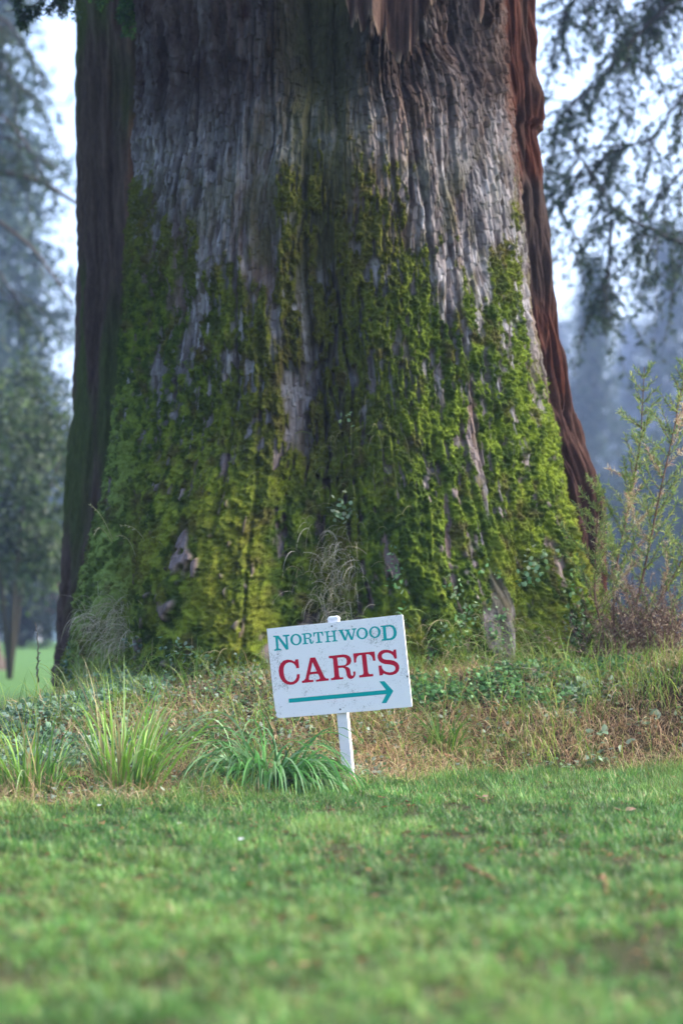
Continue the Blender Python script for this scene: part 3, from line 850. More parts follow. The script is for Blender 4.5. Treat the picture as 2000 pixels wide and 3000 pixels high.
# ------------------------------------------------------------------ bank vegetation
def on_bank(n, x0, x1, lo, hi, seed, thr=None, sc_=2.5):
    x = x0 + (x1 - x0) * rng.random(n); ye = front_edge(x)
    t = lo + (hi - lo) * rng.random(n); y = ye + t * (12.6 - ye)
    if thr is not None:
        keep = fbm(x * sc_, y * sc_, 0 * x, seed, 3) + .15 * rng.normal(size=n) > thr
        x, y = x[keep], y[keep]
    return x, y, np.stack([x, y, G(x, y)], -1)


def grass_on(n, x0, x1, lo, hi, seed, thr, Lr, Wr, cols, cw, droop, lean, mat, name, label, segs=4, sc_=2.5):
    x, y, b = on_bank(n, x0, x1, lo, hi, seed, thr, sc_)
    n = len(x); ang = rng.random(n) * 2 * PI
    ln = lean[0] + (lean[1] - lean[0]) * rng.random(n)
    clump = fbm(x * 6, y * 6, 0 * x, seed + 5, 2)
    dv = np.stack([np.cos(ang) * ln, np.sin(ang) * ln - .25, np.ones(n)], -1)
    sd = np.stack([-np.sin(ang), np.cos(ang), .2 * rng.normal(size=n)], -1) + .3 * rng.normal(size=(n, 3))
    L = (Lr[0] + (Lr[1] - Lr[0]) * rng.random(n) ** 1.5) * (1 + .45 * clump)
    W = Wr[0] + (Wr[1] - Wr[0]) * rng.random(n)
    V, q, c = blades(b - np.array([0, 0, .01]), dv, sd, L, W, droop[0] + (droop[1] - droop[0]) * rng.random(n), segs, mixcol(n, cols, cw, .2))
    return tag(mesh_np(name, V, [q], mat, None, c), label, 'grass', kind='stuff')


tan = [(.50, .36, .21), (.40, .25, .14), (.62, .49, .30), (.20, .11, .06), (.26, .30, .09)]
grass_on(64000, -2.4, 3.2, -.06, .98, 400, -.30, (.06, .19), (.0018, .0036), tan, [.3, .25, .17, .13, .15], (.6, 3.0), (.3, 1.6), M_dry, 'dry_grass', 'tan dried grass thatch over the bank below the giant tree')
grn = [(.14, .27, .04), (.23, .35, .05), (.09, .19, .05), (.33, .40, .09)]
grass_on(21000, -2.4, 3.2, -.22, 1.0, 410, -.08, (.06, .18), (.0015, .0035), grn, [.35, .25, .25, .15], (.4, 1.8), (.2, 1.0), M_grass, 'wild_grass', 'thin uncut green grass growing through the dry grass on the bank')
grass_on(5000, -2.4, 3.2, .1, .95, 420, -.1, (.16, .30), (.0025, .0045), grn, [.3, .35, .15, .2], (.5, 2.0), (.1, .6), M_grass, 'tall_grass', 'taller bright green grass blades scattered over the bank', 6)

# low leafy ground cover
def cover(n, pxr, lo, hi, seed, thr, sz, cols, name, label, hgt=.03, cw=None):
    x, y, b = on_bank(n, pxr[0], pxr[1], lo, hi, seed, thr, 2.0)
    n = len(x); k_ = 3
    b = np.repeat(b, k_, 0) + np.concatenate([(rng.random((n * k_, 2)) - .5) * .05, rng.random((n * k_, 1)) * hgt], 1)
    n = len(b); ax = nrm(np.concatenate([rng.normal(size=(n, 2)), .2 + .4 * rng.normal(size=(n, 1))], 1) + np.array([0, -.35, .1]))
    sd = nrm(np.cross(ax, np.array([0, -.35, 1.0]) + .35 * rng.normal(size=(n, 3))))
    L = sz[0] + (sz[1] - sz[0]) * rng.random(n)
    V, q, c = leaves(b, ax, sd, L, L * .85, mixcol(n, cols, cw, .2))
    return tag(mesh_np(name, V, [q], M_leaf, None, c), label, 'plants', kind='stuff')


ivyc = [(.10, .19, .10), (.15, .27, .16), (.06, .12, .055), (.25, .36, .27)]
cover(7500, (-2.4, -.85), .25, 1.0, 500, -.03, (.018, .036), ivyc, 'ground_ivy', 'bluish green ivy leaves carpeting the bank at the left foot of the giant tree', .07)
cover(4200, (.2, 1.5), .45, 1.0, 510, .06, (.016, .034), [(.09, .23, .07), (.15, .31, .11), (.06, .13, .05)], 'clover', 'small round green leaves spreading under the right roots of the giant tree', .08)
cover(9000, (-1.2, 2.6), .0, .95, 520, .05, (.012, .028), [(.10, .21, .07), (.17, .28, .12), (.24, .19, .10), (.28, .34, .26)], 'weeds', 'mixed small weeds and fallen leaves among the dry grass', .05)
cover(1500, (1.1, 2.8), .1, .6, 530, .0, (.022, .045), [(.2, .32, .2), (.3, .4, .28), (.13, .22, .11)], 'leafy_weeds', 'pale broad weed leaves at the right end of the bank', .06)

# ------------------------------------------------------------------ big grass clumps
def clump(px, Y, n, L, W, spread, droop, cols, label, wind=(0, 0), upb=1.0, zoff=0, elong=1.0, lean=(.15, .75)):
    p0 = P(px, 1860, Y); p0[2] = float(G(p0[0], p0[1]))
    r = np.sqrt(rng.random(n)) * spread; a = rng.random(n) * 2 * PI
    b = np.stack([p0[0] + r * np.cos(a) * elong, p0[1] + r * np.sin(a) * .6, 0 * r], -1); b[:, 2] = G(b[:, 0], b[:, 1]) - .01 + zoff * rng.random(n)
    out = lean[0] + lean[1] * rng.random(n) ** 1.3
    a2 = a + .5 * rng.normal(size=n)
    dv = np.stack([np.cos(a2) * out + wind[0], np.sin(a2) * out * .8 + wind[1], upb * np.ones(n)], -1)
    sd = np.stack([-np.sin(a2), np.cos(a2), 0 * a], -1) * .8 + .6 * rng.normal(size=(n, 3)) * np.array([1, 1, .3])
    LL = L[0] + (L[1] - L[0]) * rng.random(n)
    V, q, c = blades(b, dv, sd, LL, W[0] + (W[1] - W[0]) * rng.random(n), droop[0] + (droop[1] - droop[0]) * rng.random(n) ** 1.2, 11, mixcol(n, cols, None, .16))
    o = mesh_np('grass_clump', V, [q], M_grass, None, c, loc=p0)
    return tag(o, label, 'grass clump', 'tall clumps of coarse grass on the bank')


gc = [(.17, .36, .05), (.24, .44, .07), (.10, .22, .05), (.34, .50, .20), (.38, .33, .16)]
gb = [(.08, .24, .06), (.13, .33, .09), (.24, .42, .20), (.06, .15, .04)]
clump(95, 9.6, 120, (.20, .42), (.005, .012), .10, (.6, 2.6), gc, 'green grass clump at the far left edge of the bank, left of a taller one', elong=1.3, lean=(.08, .55))
clump(370, 9.75, 150, (.26, .58), (.006, .013), .10, (.5, 2.3), gc, 'tallest bright green grass clump with upright arching blades left of the sign', wind=(.06, 0), elong=1.2, lean=(.08, .5))
clump(790, 10.0, 380, (.34, .58), (.008, .014), .12, (2.3, 4.4), gb, 'bushy bluish green grass clump flopping over at the foot of the sign post', wind=(.05, -.2), upb=.9, elong=1.3)
clump(1305, 11.3, 60, (.14, .30), (.005, .010), .06, (.6, 2.4), [(.07, .18, .03), (.10, .22, .04)], 'small dark green grass clump right of the sign board')
clump(250, 12.0, 40, (.2, .36), (.003, .005), .08, (.6, 2.0), [(.16, .24, .12), (.24, .26, .14)], 'thin pale grass tuft beside the left foot of the giant mossy tree')

# dry hanging grass in the cleft and on the left root of the trunk
def trunk_idx(px, py):
    dd = (px_[:, :800] - px) ** 2 + (py_[:, :800] - py) ** 2
    return np.unravel_index(np.argmin(dd), dd.shape)


def hang(n, pxr, pyr, Lr, cols, label, name='dry_grass', W=(.0018, .0034), spreadx=.5, dr=(1.5, 3.5)):
    pxs = rng.normal((pxr[0] + pxr[1]) / 2, (pxr[1] - pxr[0]) / 3.2, n); pys = pyr[0] + (pyr[1] - pyr[0]) * rng.random(n) ** .7
    # quick inversion of grid
    Z_ = .65 + (1860 - pys) * (YC - .9) / F
    l = np.interp(Z_, zt, lx); r = np.interp(Z_, zt, rx)
    u = np.clip(((pxs - 1000) / F * YC - (l + r) / 2) / ((r - l) / 2), -.97, .97)
    ph_ = np.arcsin(u)
    jc = np.clip(((ph_ + 1.78) / 3.56 * 799).astype(int), 0, 799); ir = np.clip(((Z_ - .15) / 4.1 * 879).astype(int), 0, 879)
    b = T3[ir, jc]; nn_ = NRM[ir, jc]
    dv = nn_ * .5 + np.array([0, -.25, .22]) + rng.normal(size=(n, 3)) * np.array([spreadx, .2, .3])
    V, q, c = blades(b, dv, rdir(n), Lr[0] + (Lr[1] - Lr[0]) * rng.random(n), W[0] + (W[1] - W[0]) * rng.random(n), dr[0] + (dr[1] - dr[0]) * rng.random(n), 7, mixcol(n, cols, None, .2))
    return tag(mesh_np(name, V, [q], M_dry, None, c), label, 'grass', kind='stuff')


pale = [(.58, .50, .36), (.48, .40, .26), (.30, .32, .14), (.68, .60, .46)]
hang(420, (915, 1050), (1520, 1860), (.10, .24), pale, 'pale dead grass hanging in the cleft of the giant trunk above the sign')
hang(160, (900, 1120), (1050, 1600), (.08, .24), [(.16, .2, .06), (.25, .24, .12)], 'sparse thin grass stems growing in the dark cleft of the giant trunk', dr=(1, 3))
hang(330, (350, 460), (1740, 1900), (.12, .26), pale, 'pale dead grass tuft on the left root of the giant tree', dr=(1, 3))
hang(1300, (1050, 1780), (1800, 2010), (.08, .24), [(.14, .24, .05), (.2, .28, .08), (.35, .3, .17)], 'mixed grass stems around the right roots of the giant tree', dr=(.6, 2.5))
hang(900, (280, 900), (1900, 2040), (.07, .2), [(.14, .24, .05), (.2, .28, .08), (.35, .3, .17)], 'mixed grass stems around the left roots of the giant tree', dr=(.6, 2.5))

# small leafy sprigs on the trunk
def sprig(px, py, n, R, cols, label, sz=(.018, .035)):
    i, j = trunk_idx(px, py); p = T3[i, j] + NRM[i, j] * .03
    b = p + rng.normal(size=(n, 3)) * np.array([R, .02, R * .6])
    mb = MB()
    ch = b[np.argsort(b[:, 0])][::3]; mb.tube(np.concatenate([[p - NRM[i, j] * .04, p], ch]), .0014, 4, (.12, .16, .06))
    ax = nrm(np.array([0, -.4, .1]) + .8 * rng.normal(size=(n, 3)))
    V, q, c = leaves(b, ax, np.cross(ax, nrm(np.array([0, -1, .6]) + .3 * rng.normal(size=(n, 3)))), sz[0] + (sz[1] - sz[0]) * rng.random(n), .026, mixcol(n, cols, None, .15))
    mb.add(V, q, None, c)
    o = mb.build('ivy_sprig', M_leaf, None, loc=p)
    return tag(o, label, 'ivy sprig', 'small leafy sprigs rooted in the bark')


vg = [(.28, .40, .22), (.45, .50, .30), (.16, .28, .10)]
sprig(1030, 1500, 34, .055, vg, 'pale variegated ivy sprig in the cleft of the trunk above the sign')
sprig(1530, 1650, 30, .07, vg, 'pale variegated ivy sprig on the right root of the mossy tree')
sprig(1010, 1250, 12, .03, [(.30, .42, .2)], 'tiny pale sprig high in the dark cleft of the trunk', (.012, .02))
sprig(1480, 1700, 26, .06, [(.10, .24, .10), (.16, .3, .14)], 'green ivy sprig low on the right root beside a patch of bare bark')

def climb(n, pxr, pyc, hgt, cols, label, seed):
    pxs = rng.uniform(*pxr, n); pys = pyc - hgt * rng.random(n) ** 1.8 * (1 + 1.2 * noise(pxs / 60, 0 * pxs, 0 * pxs, seed)) + 20
    Z_ = .65 + (1860 - pys) * (YC - 1.2) / F
    l = np.interp(Z_, zt, lx); r = np.interp(Z_, zt, rx)
    u = np.clip(((pxs - 1000) / F * YC - (l + r) / 2) / ((r - l) / 2), -.97, .97)
    jc = np.clip(((np.arcsin(u) + 1.78) / 3.56 * 799).astype(int), 0, 799); ir = np.clip(((Z_ - .15) / 4.1 * 879).astype(int), 0, 879)
    k_ = fbm(pxs / 70, pys / 60, 0 * pxs, seed + 1, 2) > -.1
    jc, ir = jc[k_], ir[k_]; m = len(jc)
    b = T3[ir, jc] + NRM[ir, jc] * (.01 + .04 * rng.random((m, 1)))
    ax = nrm(rng.normal(size=(m, 3)) + np.array([0, -.4, .1])); sd = np.cross(ax, nrm(NRM[ir, jc] + np.array([0, 0, .7]) + .4 * rng.normal(size=(m, 3))))
    V, q, c = leaves(b, ax, sd, .014 + .02 * rng.random(m), .018, mixcol(m, cols, None, .2))
    return tag(mesh_np('climbing_leaves', V, [q], M_leaf, None, c), label, 'plants', kind='stuff')


climb(2600, (1040, 1770), 1960, 200, [(.09, .23, .07), (.15, .31, .11), (.06, .13, .05), (.28, .38, .2)], 'small green leaves climbing the right roots of the giant tree', 640)
climb(1500, (240, 900), 2010, 120, [(.10, .19, .10), (.15, .27, .16), (.06, .12, .055), (.3, .38, .28)], 'small bluish leaves climbing the left roots of the giant tree', 650)

# arching seed-head grass stems on the left flank
mb = MB()
for (a, b_, c_) in [((330, 1580), (300, 1500), (268, 1482)), ((330, 1590), (290, 1520), (280, 1560)), ((450, 1640), (410, 1530), (360, 1540)), ((450, 1640), (420, 1530), (480, 1600)), ((400, 1640), (380, 1560), (348, 1570)), ((460, 1650), (420, 1545), (500, 1570))]:
    pa = P(*a, 12.75); pb = P(*b_, 12.65); pc = P(*c_, 12.6)
    ts = np.linspace(0, 1, 9)[:, None]; pts = pa * (1 - ts) ** 2 + 2 * pb * ts * (1 - ts) + pc * ts ** 2
    mb.tube(pts, np.linspace(.0022, .0012, 9), 5, (.34, .34, .17))
    e = pts[5:]; V, q, c = leaves(np.repeat(e, 3, 0), rdir(len(e) * 3) * .5 + nrm(pts[-1] - pts[-3]), rdir(len(e) * 3), .02, .004, mixcol(len(e) * 3, [(.4, .38, .22)]))
    mb.add(V, q, None, c)
tag(mb.build('seed_grass', M_dry, None, loc=P(430, 1640, 12.75)), 'few thin arching grass stems with pale seed heads on the left flank of the mossy trunk', 'grass stems')

# ------------------------------------------------------------------ sapling at the right
def sapling():
    b0 = P(1790, 1930, 12.8); b0[2] = float(G(b0[0], b0[1]))
    root = empty('conifer_sapling', b0, 'young feathery conifer sapling with brown dead lower branches right of the giant tree', 'sapling')
    w = MB(); l = MB(); dw = MB()
    gcols = [(.17, .28, .07), (.25, .35, .08), (.38, .42, .11), (.11, .19, .06)]
    stems = [[(1790, 1930), (1775, 1700), (1765, 1500), (1880, 1320), (1884, 1080)][:], ]
    stems = [[(1800, 1940), (1795, 1700), (1840, 1480), (1875, 1300), (1886, 1075)],
             [(1815, 1940), (1880, 1700), (1930, 1450), (1975, 1250), (2010, 1050)],
             [(1790, 1940), (1740, 1750), (1745, 1560), (1760, 1420)],
             [(1830, 1940), (1930, 1760), (2020, 1600), (2080, 1450)],
             [(1830, 1940), (1990, 1820), (2060, 1700), (2120, 1600)]]
    for si, st in enumerate(stems):
        ctrl = np.array([P(x, y, 12.8 + .12 * math.sin(si * 2.1 + i)) for i, (x, y) in enumerate(st)])
        ctrl[0][2] = b0[2] - .02
        tt = np.linspace(0, len(ctrl) - 1, 26); pts = np.stack([np.interp(tt, np.arange(len(ctrl)), ctrl[:, k_]) for k_ in range(3)], -1)
        pts[1:-1] = (pts[:-2] + pts[1:-1] * 2 + pts[2:]) / 4
        w.tube(pts, np.linspace(.008, .002, 26), 6, (.16, .09, .06))
        nb = 46 if si < 2 else 30
        for k_ in range(nb):
            t = .22 + .78 * (k_ + rng.random()) / nb; i = min(int(t * 25), 24); q0 = pts[i]
            a = rng.random() * 2 * PI; up_ = .9 + .5 * t
            d = np.array([math.cos(a), math.sin(a) * .8, up_ * .8])
            LL = .34 * (1.12 - t) * (.6 + .6 * rng.random()) + .05
            m = 8; pp = [q0]; e = nrm(d)
            for _ in range(m): e = nrm(e + np.array([0, 0, .03]) + rng.normal(size=3) * .09); pp.append(pp[-1] + e * LL / m)
            pp = np.array(pp); w.tube(pp, np.linspace(.0028, .001, m + 1), 4, (.17, .12, .06))
            nl = int(120 * LL / .3)
            u_ = rng.random(nl) * m; i0 = np.minimum(u_.astype(int), m - 1); fr = (u_ - i0)[:, None]
            bb = pp[i0] * (1 - fr) + pp[i0 + 1] * fr; ed = nrm(pp[i0 + 1] - pp[i0])
            ax = nrm(ed * 1.0 + .75 * rng.normal(size=(nl, 3)))
            cols = gcols if rng.random() > .22 or t > .8 else [(.50, .42, .24), (.58, .5, .32), (.38, .22, .16)]
            V, q, c = leaves(bb, ax, rdir(nl), .018 + .024 * rng.random(nl), .0045, mixcol(nl, cols, None, .2)); l.add(V, q, None, c)
    w.build('stems', M_twig, root); l.build('foliage', M_leaf, root)
    # dead brown twigs
    for k_ in range(330):
        p = P(1890 + 75 * rng.normal(), 1930, 12.75 + .16 * rng.normal()); p[2] = b0[2] + .02 * rng.random()
        d = nrm(np.array([.35 * rng.normal(), .3 * rng.normal(), 1])); LL = .2 + .35 * rng.random(); m = 6; pp = [p]
        for _ in range(m): d = nrm(d + rng.normal(size=3) * .22); pp.append(pp[-1] + d * LL / m)
        pp = np.array(pp); dw.tube(pp, np.linspace(.0025, .0008, m + 1), 4, (.14, .09, .075))
        nl = 34; i0 = rng.integers(0, m, nl); bb = pp[i0] + (pp[i0 + 1] - pp[i0]) * rng.random((nl, 1))
        V, q, c = leaves(bb, nrm(rdir(nl) + np.array([0, 0, .5])), rdir(nl), .012 + .018 * rng.random(nl), .006, mixcol(nl, [(.19, .125, .085), (.28, .19, .13), (.12, .075, .05), (.36, .29, .2)])); dw.add(V, q, None, c)
    dw.build('dead_branches', M_dry, root)['label'] = 'brown dead twigs massed at the base of the sapling'


sapling()
# little conifer tip between trunk and sapling
mbw = MB(); mbl = MB()
pz = P(1740, 1900, 13.0)
for k_ in range(9):
    a0 = P(1785 + 22 * rng.normal(), 1920 - 50 * rng.random(), 13.0)
    bough(mbw, mbl, a0, (rng.normal() * .8, rng.normal() * .5 - .1, .9), .16 + .10 * rng.random(), (.15, .1, .06), [(.12, .24, .05), (.2, .32, .06), (.08, .17, .05)], dens=.45, leafL=.026, sag=.5, nsub=7, subL=.08, r0=.002, hang=.2, lw=.2)
r_ = empty('conifer_seedling', pz, 'low green conifer seedling between the right root of the giant tree and the sapling', 'seedling')
mbw.build('stems', M_twig, r_); mbl.build('foliage', M_leaf, r_)

# ------------------------------------------------------------------ litter
def curve_twig(name, pts, r, col, label, cat, leavesn=0, lc=None, group=None):
    w = MB(); pts = np.array(pts)
    tt = np.linspace(0, len(pts) - 1, 18); pp = np.stack([np.interp(tt, np.arange(len(pts)), pts[:, k_]) for k_ in range(3)], -1)
    pp += rng.normal(size=pp.shape) * r * .6
    w.tube(pp, np.linspace(r, r * .45, 18), 6, col)
    if leavesn:
        i0 = rng.integers(0, 17, leavesn); sgn = rng.choice([-1, 1], leavesn)[:, None]
        T = nrm(pp[i0 + 1] - pp[i0]); S = nrm(np.cross(T, [0, 0, 1.0])) * sgn
        V, q, c = leaves(pp[i0], T * .6 + S + .15 * rng.normal(size=(leavesn, 3)), rdir(leavesn) * .3 + T, .022, .005, mixcol(leavesn, lc)); w.add(V, q, None, c)
    return tag(w.build(name, M_twig, None, loc=pp[0]), label, cat, group)


def gp(px, py, up=.01):
    """point on the ground under a pixel"""
    lo, hi = 3.0, 14.0
    for Y in np.arange(3.0, 14.0, .02):
        p = P(px, py, Y)
        if p[2] <= float(G(p[0], p[1])) : break
    p[2] = float(G(p[0], p[1])) + up
    return p


curve_twig('fallen_branch', [gp(1205, 1915, .07), gp(1300, 1945, .06), gp(1420, 1965, .06), gp(1530, 1985, .05), gp(1610, 2000, .04)], .007, (.36, .27, .20), 'long pale bare fallen branch lying across the bank right of the sign', 'branch')
rc = [(.20, .085, .04), (.27, .12, .06), (.13, .06, .035)]
G_l = 'fallen redwood litter on the grass'
curve_twig('redwood_sprig', [gp(1400, 2255, .03), gp(1470, 2235, .03), gp(1600, 2250, .02)], .003, (.14, .06, .035), 'long brown fallen redwood sprig at the foot of the bank right of the sign post', 'sprig', 160, rc, G_l)
curve_twig('redwood_sprig', [gp(1300, 2225, .03), gp(1355, 2255, .02)], .003, (.3, .15, .09), 'short orange brown redwood sprig between the sign post and the long sprig', 'sprig', 60, [(.42, .22, .12), (.3, .14, .07)], G_l)
curve_twig('redwood_sprig', [gp(1400, 2355, .02), gp(1475, 2385, .015)], .003, (.13, .06, .04), 'dark fallen sprig on the lawn below the long redwood sprig', 'sprig', 50, rc, G_l)
curve_twig('twig', [gp(625, 2375, .012), gp(690, 2385, .012)], .0045, (.36, .20, .10), 'short orange brown twig on the lawn below the flopping grass clump', 'twig')
curve_twig('twig', [gp(1150, 2370, .012), gp(1215, 2368, .012)], .004, (.2, .09, .05), 'short reddish twig on the lawn right of the sign post', 'twig', 20, rc)
curve_twig('twig', [gp(340, 2352, .012), gp(405, 2345, .03)], .004, (.12, .06, .04), 'dark twig at the lawn edge below the tallest grass clump', 'twig')
curve_twig('twig', [gp(1365, 2560, .02), gp(1440, 2600, .02)], .005, (.25, .11, .06), 'reddish twig out on the foreground lawn lower right of the sign', 'twig', 24, rc)
curve_twig('twig', [gp(1760, 2590, .02), gp(1775, 2640, .02)], .005, (.2, .09, .05), 'small brown twig on the foreground lawn near the right edge', 'twig', 20, rc)
M_petal = plain_mat('petal', (.8, .8, .78), .6)
M_dleaf = plain_mat('dead_leaf', (.30, .19, .12), .8, nscale=60, namt=.4)
for (x, y, lb) in [(204, 2344, 'white petal on the lawn edge below the left grass clumps'), (290, 2379, 'white petal on the lawn, just right of and below another one'),
                   (524, 2433, 'white petal alone on the lawn below the flopping grass clump'), (705, 2481, 'lowest white petal on the lawn, left of the sign post line')]:
    p = gp(x, y, .022); V, q, c = leaves(np.array([p, p]), np.array([[1, .2, .3], [-.3, 1, .4]]), np.array([[0, 1, .2], [1, 0, 0]]), .014, .012, (.8, .8, .8))
    tag(mesh_np('petal', V, [q], M_petal, None, None, loc=p), lb, 'petal', 'white petals dropped on the lawn')
for (x, y, s, lb) in [(1829, 2392, .045, 'brown curled leaf lying on the lawn at the right'), (1410, 2350, .03, 'brown dead leaf on the lawn under the bank, right of the sign post')]:
    p = gp(x, y, .02); V, q, c = leaves(np.array([p, p]), np.array([[1, .2, .15], [-.8, .1, .25]]), np.array([[0, 1, .3], [0, 1, -.2]]), s, s * .8, (.3, .2, .1))
    tag(mesh_np('dead_leaf', V, [q], M_dleaf, None, None, loc=p), lb, 'leaf', 'dead leaves on the lawn')
# scatter of brown litter flecks in the grass
n = 3200; y = 4 + 7.5 * rng.random(n); x = (rng.random(n) * 2 - 1) * (y * .155 + .3)
k_ = (y < front_edge(x) + .2) & (fbm(x * 1.5, y * 1.5, 0 * x, 610, 2) > -.1); x, y = x[k_], y[k_]; n = len(x)
b = np.stack([x, y, G(x, y) + .012 + .01 * rng.random(n)], -1)
V, q, c = leaves(b, nrm(rng.normal(size=(n, 3)) * np.array([1, 1, .2])), rdir(n), .008 + .03 * rng.random(n), .006, mixcol(n, [(.22, .10, .05), (.3, .18, .1), (.12, .06, .04)]))
tag(mesh_np('leaf_litter', V, [q], M_dry, None, c), 'brown needles and flecks scattered in the lawn', 'litter', kind='stuff')

# ------------------------------------------------------------------ midground boughs at the right
t3 = empty('cedar_tree', (6.2, 27, 0), 'dark evergreen with drooping boughs reaching in from the upper right', 'tree')
w = MB(); l = MB()
tm = MB(); tm.tube([(6.2 + .05 * math.sin(i), 27, i * 1.0 - .1) for i in range(15)], np.linspace(.55, .2, 15), 14, (.10, .07, .055)); tm.build('trunk', M_bark, t3)
dcols = [(.035, .065, .035), (.05, .085, .04), (.03, .05, .035)]


def guided(w, l, pts, Y0, r0, subL, dens, leafL, cols, nsub, hang=.9, wc=(.05, .045, .04), lw=.35):
    ctrl = np.array([P(x, y, Y0 + dy) for x, y, dy in pts])
    tt = np.linspace(0, len(ctrl) - 1, 24); pp = np.stack([np.interp(tt, np.arange(len(ctrl)), ctrl[:, k_]) for k_ in range(3)], -1)
    for _ in range(2): pp[1:-1] = (pp[:-2] + pp[1:-1] * 2 + pp[2:]) / 4
    w.tube(pp, np.linspace(r0, r0 * .25, 24), 6, wc)
    for k_ in range(nsub):
        t = .08 + .9 * rng.random(); i = min(int(t * 23), 22); q0 = pp[i]; T = nrm(pp[i + 1] - pp[i])
        d = nrm(T * .6 + rng.normal(size=3) * .6 + np.array([0, 0, -hang]))
        bough(w, l, q0, d, subL * (.4 + .9 * rng.random()), wc, cols, dens=dens, leafL=leafL, sag=.5, nsub=7, subL=subL * .35, r0=r0 * .35, hang=.5, lw=lw)


for pts, ns in [([(2300, -250, 0), (1900, 60, 0), (1750, 250, .2), (1620, 330, .3)], 26),
                ([(2300, -100, 0), (2050, 200, 0), (1900, 420, 0), (1760, 430, .3)], 24),
                ([(2250, 800, -1), (1960, 700, -.5), (1800, 620, 0), (1720, 500, 0), (1660, 380, 0)], 22),
                ([(2200, -300, 0), (1850, -150, 0), (1700, -20, 0), (1590, 120, 0)], 30),
                ([(2300, -300, .5), (2000, -100, .5), (1850, 50, .5)], 26),
                ([(2300, 300, 0), (2080, 420, 0), (1960, 540, 0), (1880, 600, 0)], 10),
                ([(1700, 500, .4), (1640, 620, .4), (1680, 700, .4)], 5),
                ([(1790, 640, 0), (1780, 800, 0), (1740, 880, 0)], 9)]:
    guided(w, l, pts, 25.5, .026, 1.0, .55, .055, dcols, int(ns * 1.4), hang=.6, lw=.38)
w.build('limbs', M_twig, t3); l.build('boughs', M_farleaf, t3)

# near drooping sprays at the top left, belonging to the second redwood
w = MB(); l = MB()
for pts, ns in [([(330, -260, .4), (180, -60, 0), (100, 20, 0), (10, 35, 0)], 9), ([(330, -200, .3), (220, -60, 0), (170, 0, 0)], 6), ([(-60, -150, 0), (30, -60, 0), (60, 0, 0)], 6)]:
    guided(w, l, pts, 15.0, .008, .2, .8, .03, [(.03, .07, .04), (.045, .10, .045)], ns, 1.0, lw=.25)
for pts, ns in [([(330, -300, 1.0), (300, -120, 0), (300, -20, 0)], 12), ([(420, -300, 1.0), (370, -100, 0), (375, 0, 0)], 16), ([(420, -250, 1), (400, -60, 0), (395, 40, 0)], 12)]:
    guided(w, l, pts, 14.6, .008, .17, .9, .028, [(.05, .14, .03), (.09, .22, .035), (.03, .09, .03)], ns, 1.0, lw=.3)
w.build('twigs', M_twig, tree2); l.build('sprays', M_leaf, tree2)['label'] = 'green drooping needle sprays hanging in front of the dark trunk'

# ------------------------------------------------------------------ distant trees in the fog
def conifer_proto(name, h, n_l, R, leafL, seed, base=.25, cols=dcols):
    root = bpy.data.objects.new(name, None); C.objects.link(root)
    tm = MB(); tm.tube([(.12 * math.sin(i * .7 + seed), .1 * math.cos(i), h * i / 14) for i in range(15)], np.linspace(.028 * h * .5, .02, 15), 10, (.10, .075, .06)); tm.build('trunk', M_twig, root)
    w = MB(); l = MB()
    for i in range(n_l):
        t = base + (1 - base) * (i + rng.random()) / n_l
        a = rng.random() * 2 * PI; LL = R * (1.05 - t) ** .7 * (.55 + .6 * rng.random())
        s0 = np.array([0, 0, h * t]); d = nrm(np.array([math.cos(a), math.sin(a), .05]))
        m = 8; pp = [s0]
        for _ in range(m): d = nrm(d + np.array([0, 0, -.09]) + rng.normal(size=3) * .06); pp.append(pp[-1] + d * LL / m)
        pp = np.array(pp); w.tube(pp, np.linspace(.05, .012, m + 1), 4, (.07, .055, .045))
        nl = int(170 * (LL / R + .2)); u_ = (.15 + .85 * rng.random(nl)) * m; i0 = np.minimum(u_.astype(int), m - 1); fr = (u_ - i0)[:, None]
        bb = pp[i0] * (1 - fr) + pp[i0 + 1] * fr + rng.normal(size=(nl, 3)) * np.array([.28, .28, .22]) * R / 3
        V, q, c = leaves(bb, nrm(rng.normal(size=(nl, 3)) + np.array([0, 0, -.6])), rdir(nl), leafL * (.5 + rng.random(nl)), leafL * .3, mixcol(nl, cols)); l.add(V, q, None, c)
    w.build('limbs', M_twig, root); l.build('crown', M_farleaf, root)
    return root


def copy_tree(o, parent=None):
    c = o.copy(); C.objects.link(c)
    if parent is not None: c.parent = parent
    for ch in list(o.children): copy_tree(ch, c)
    return c


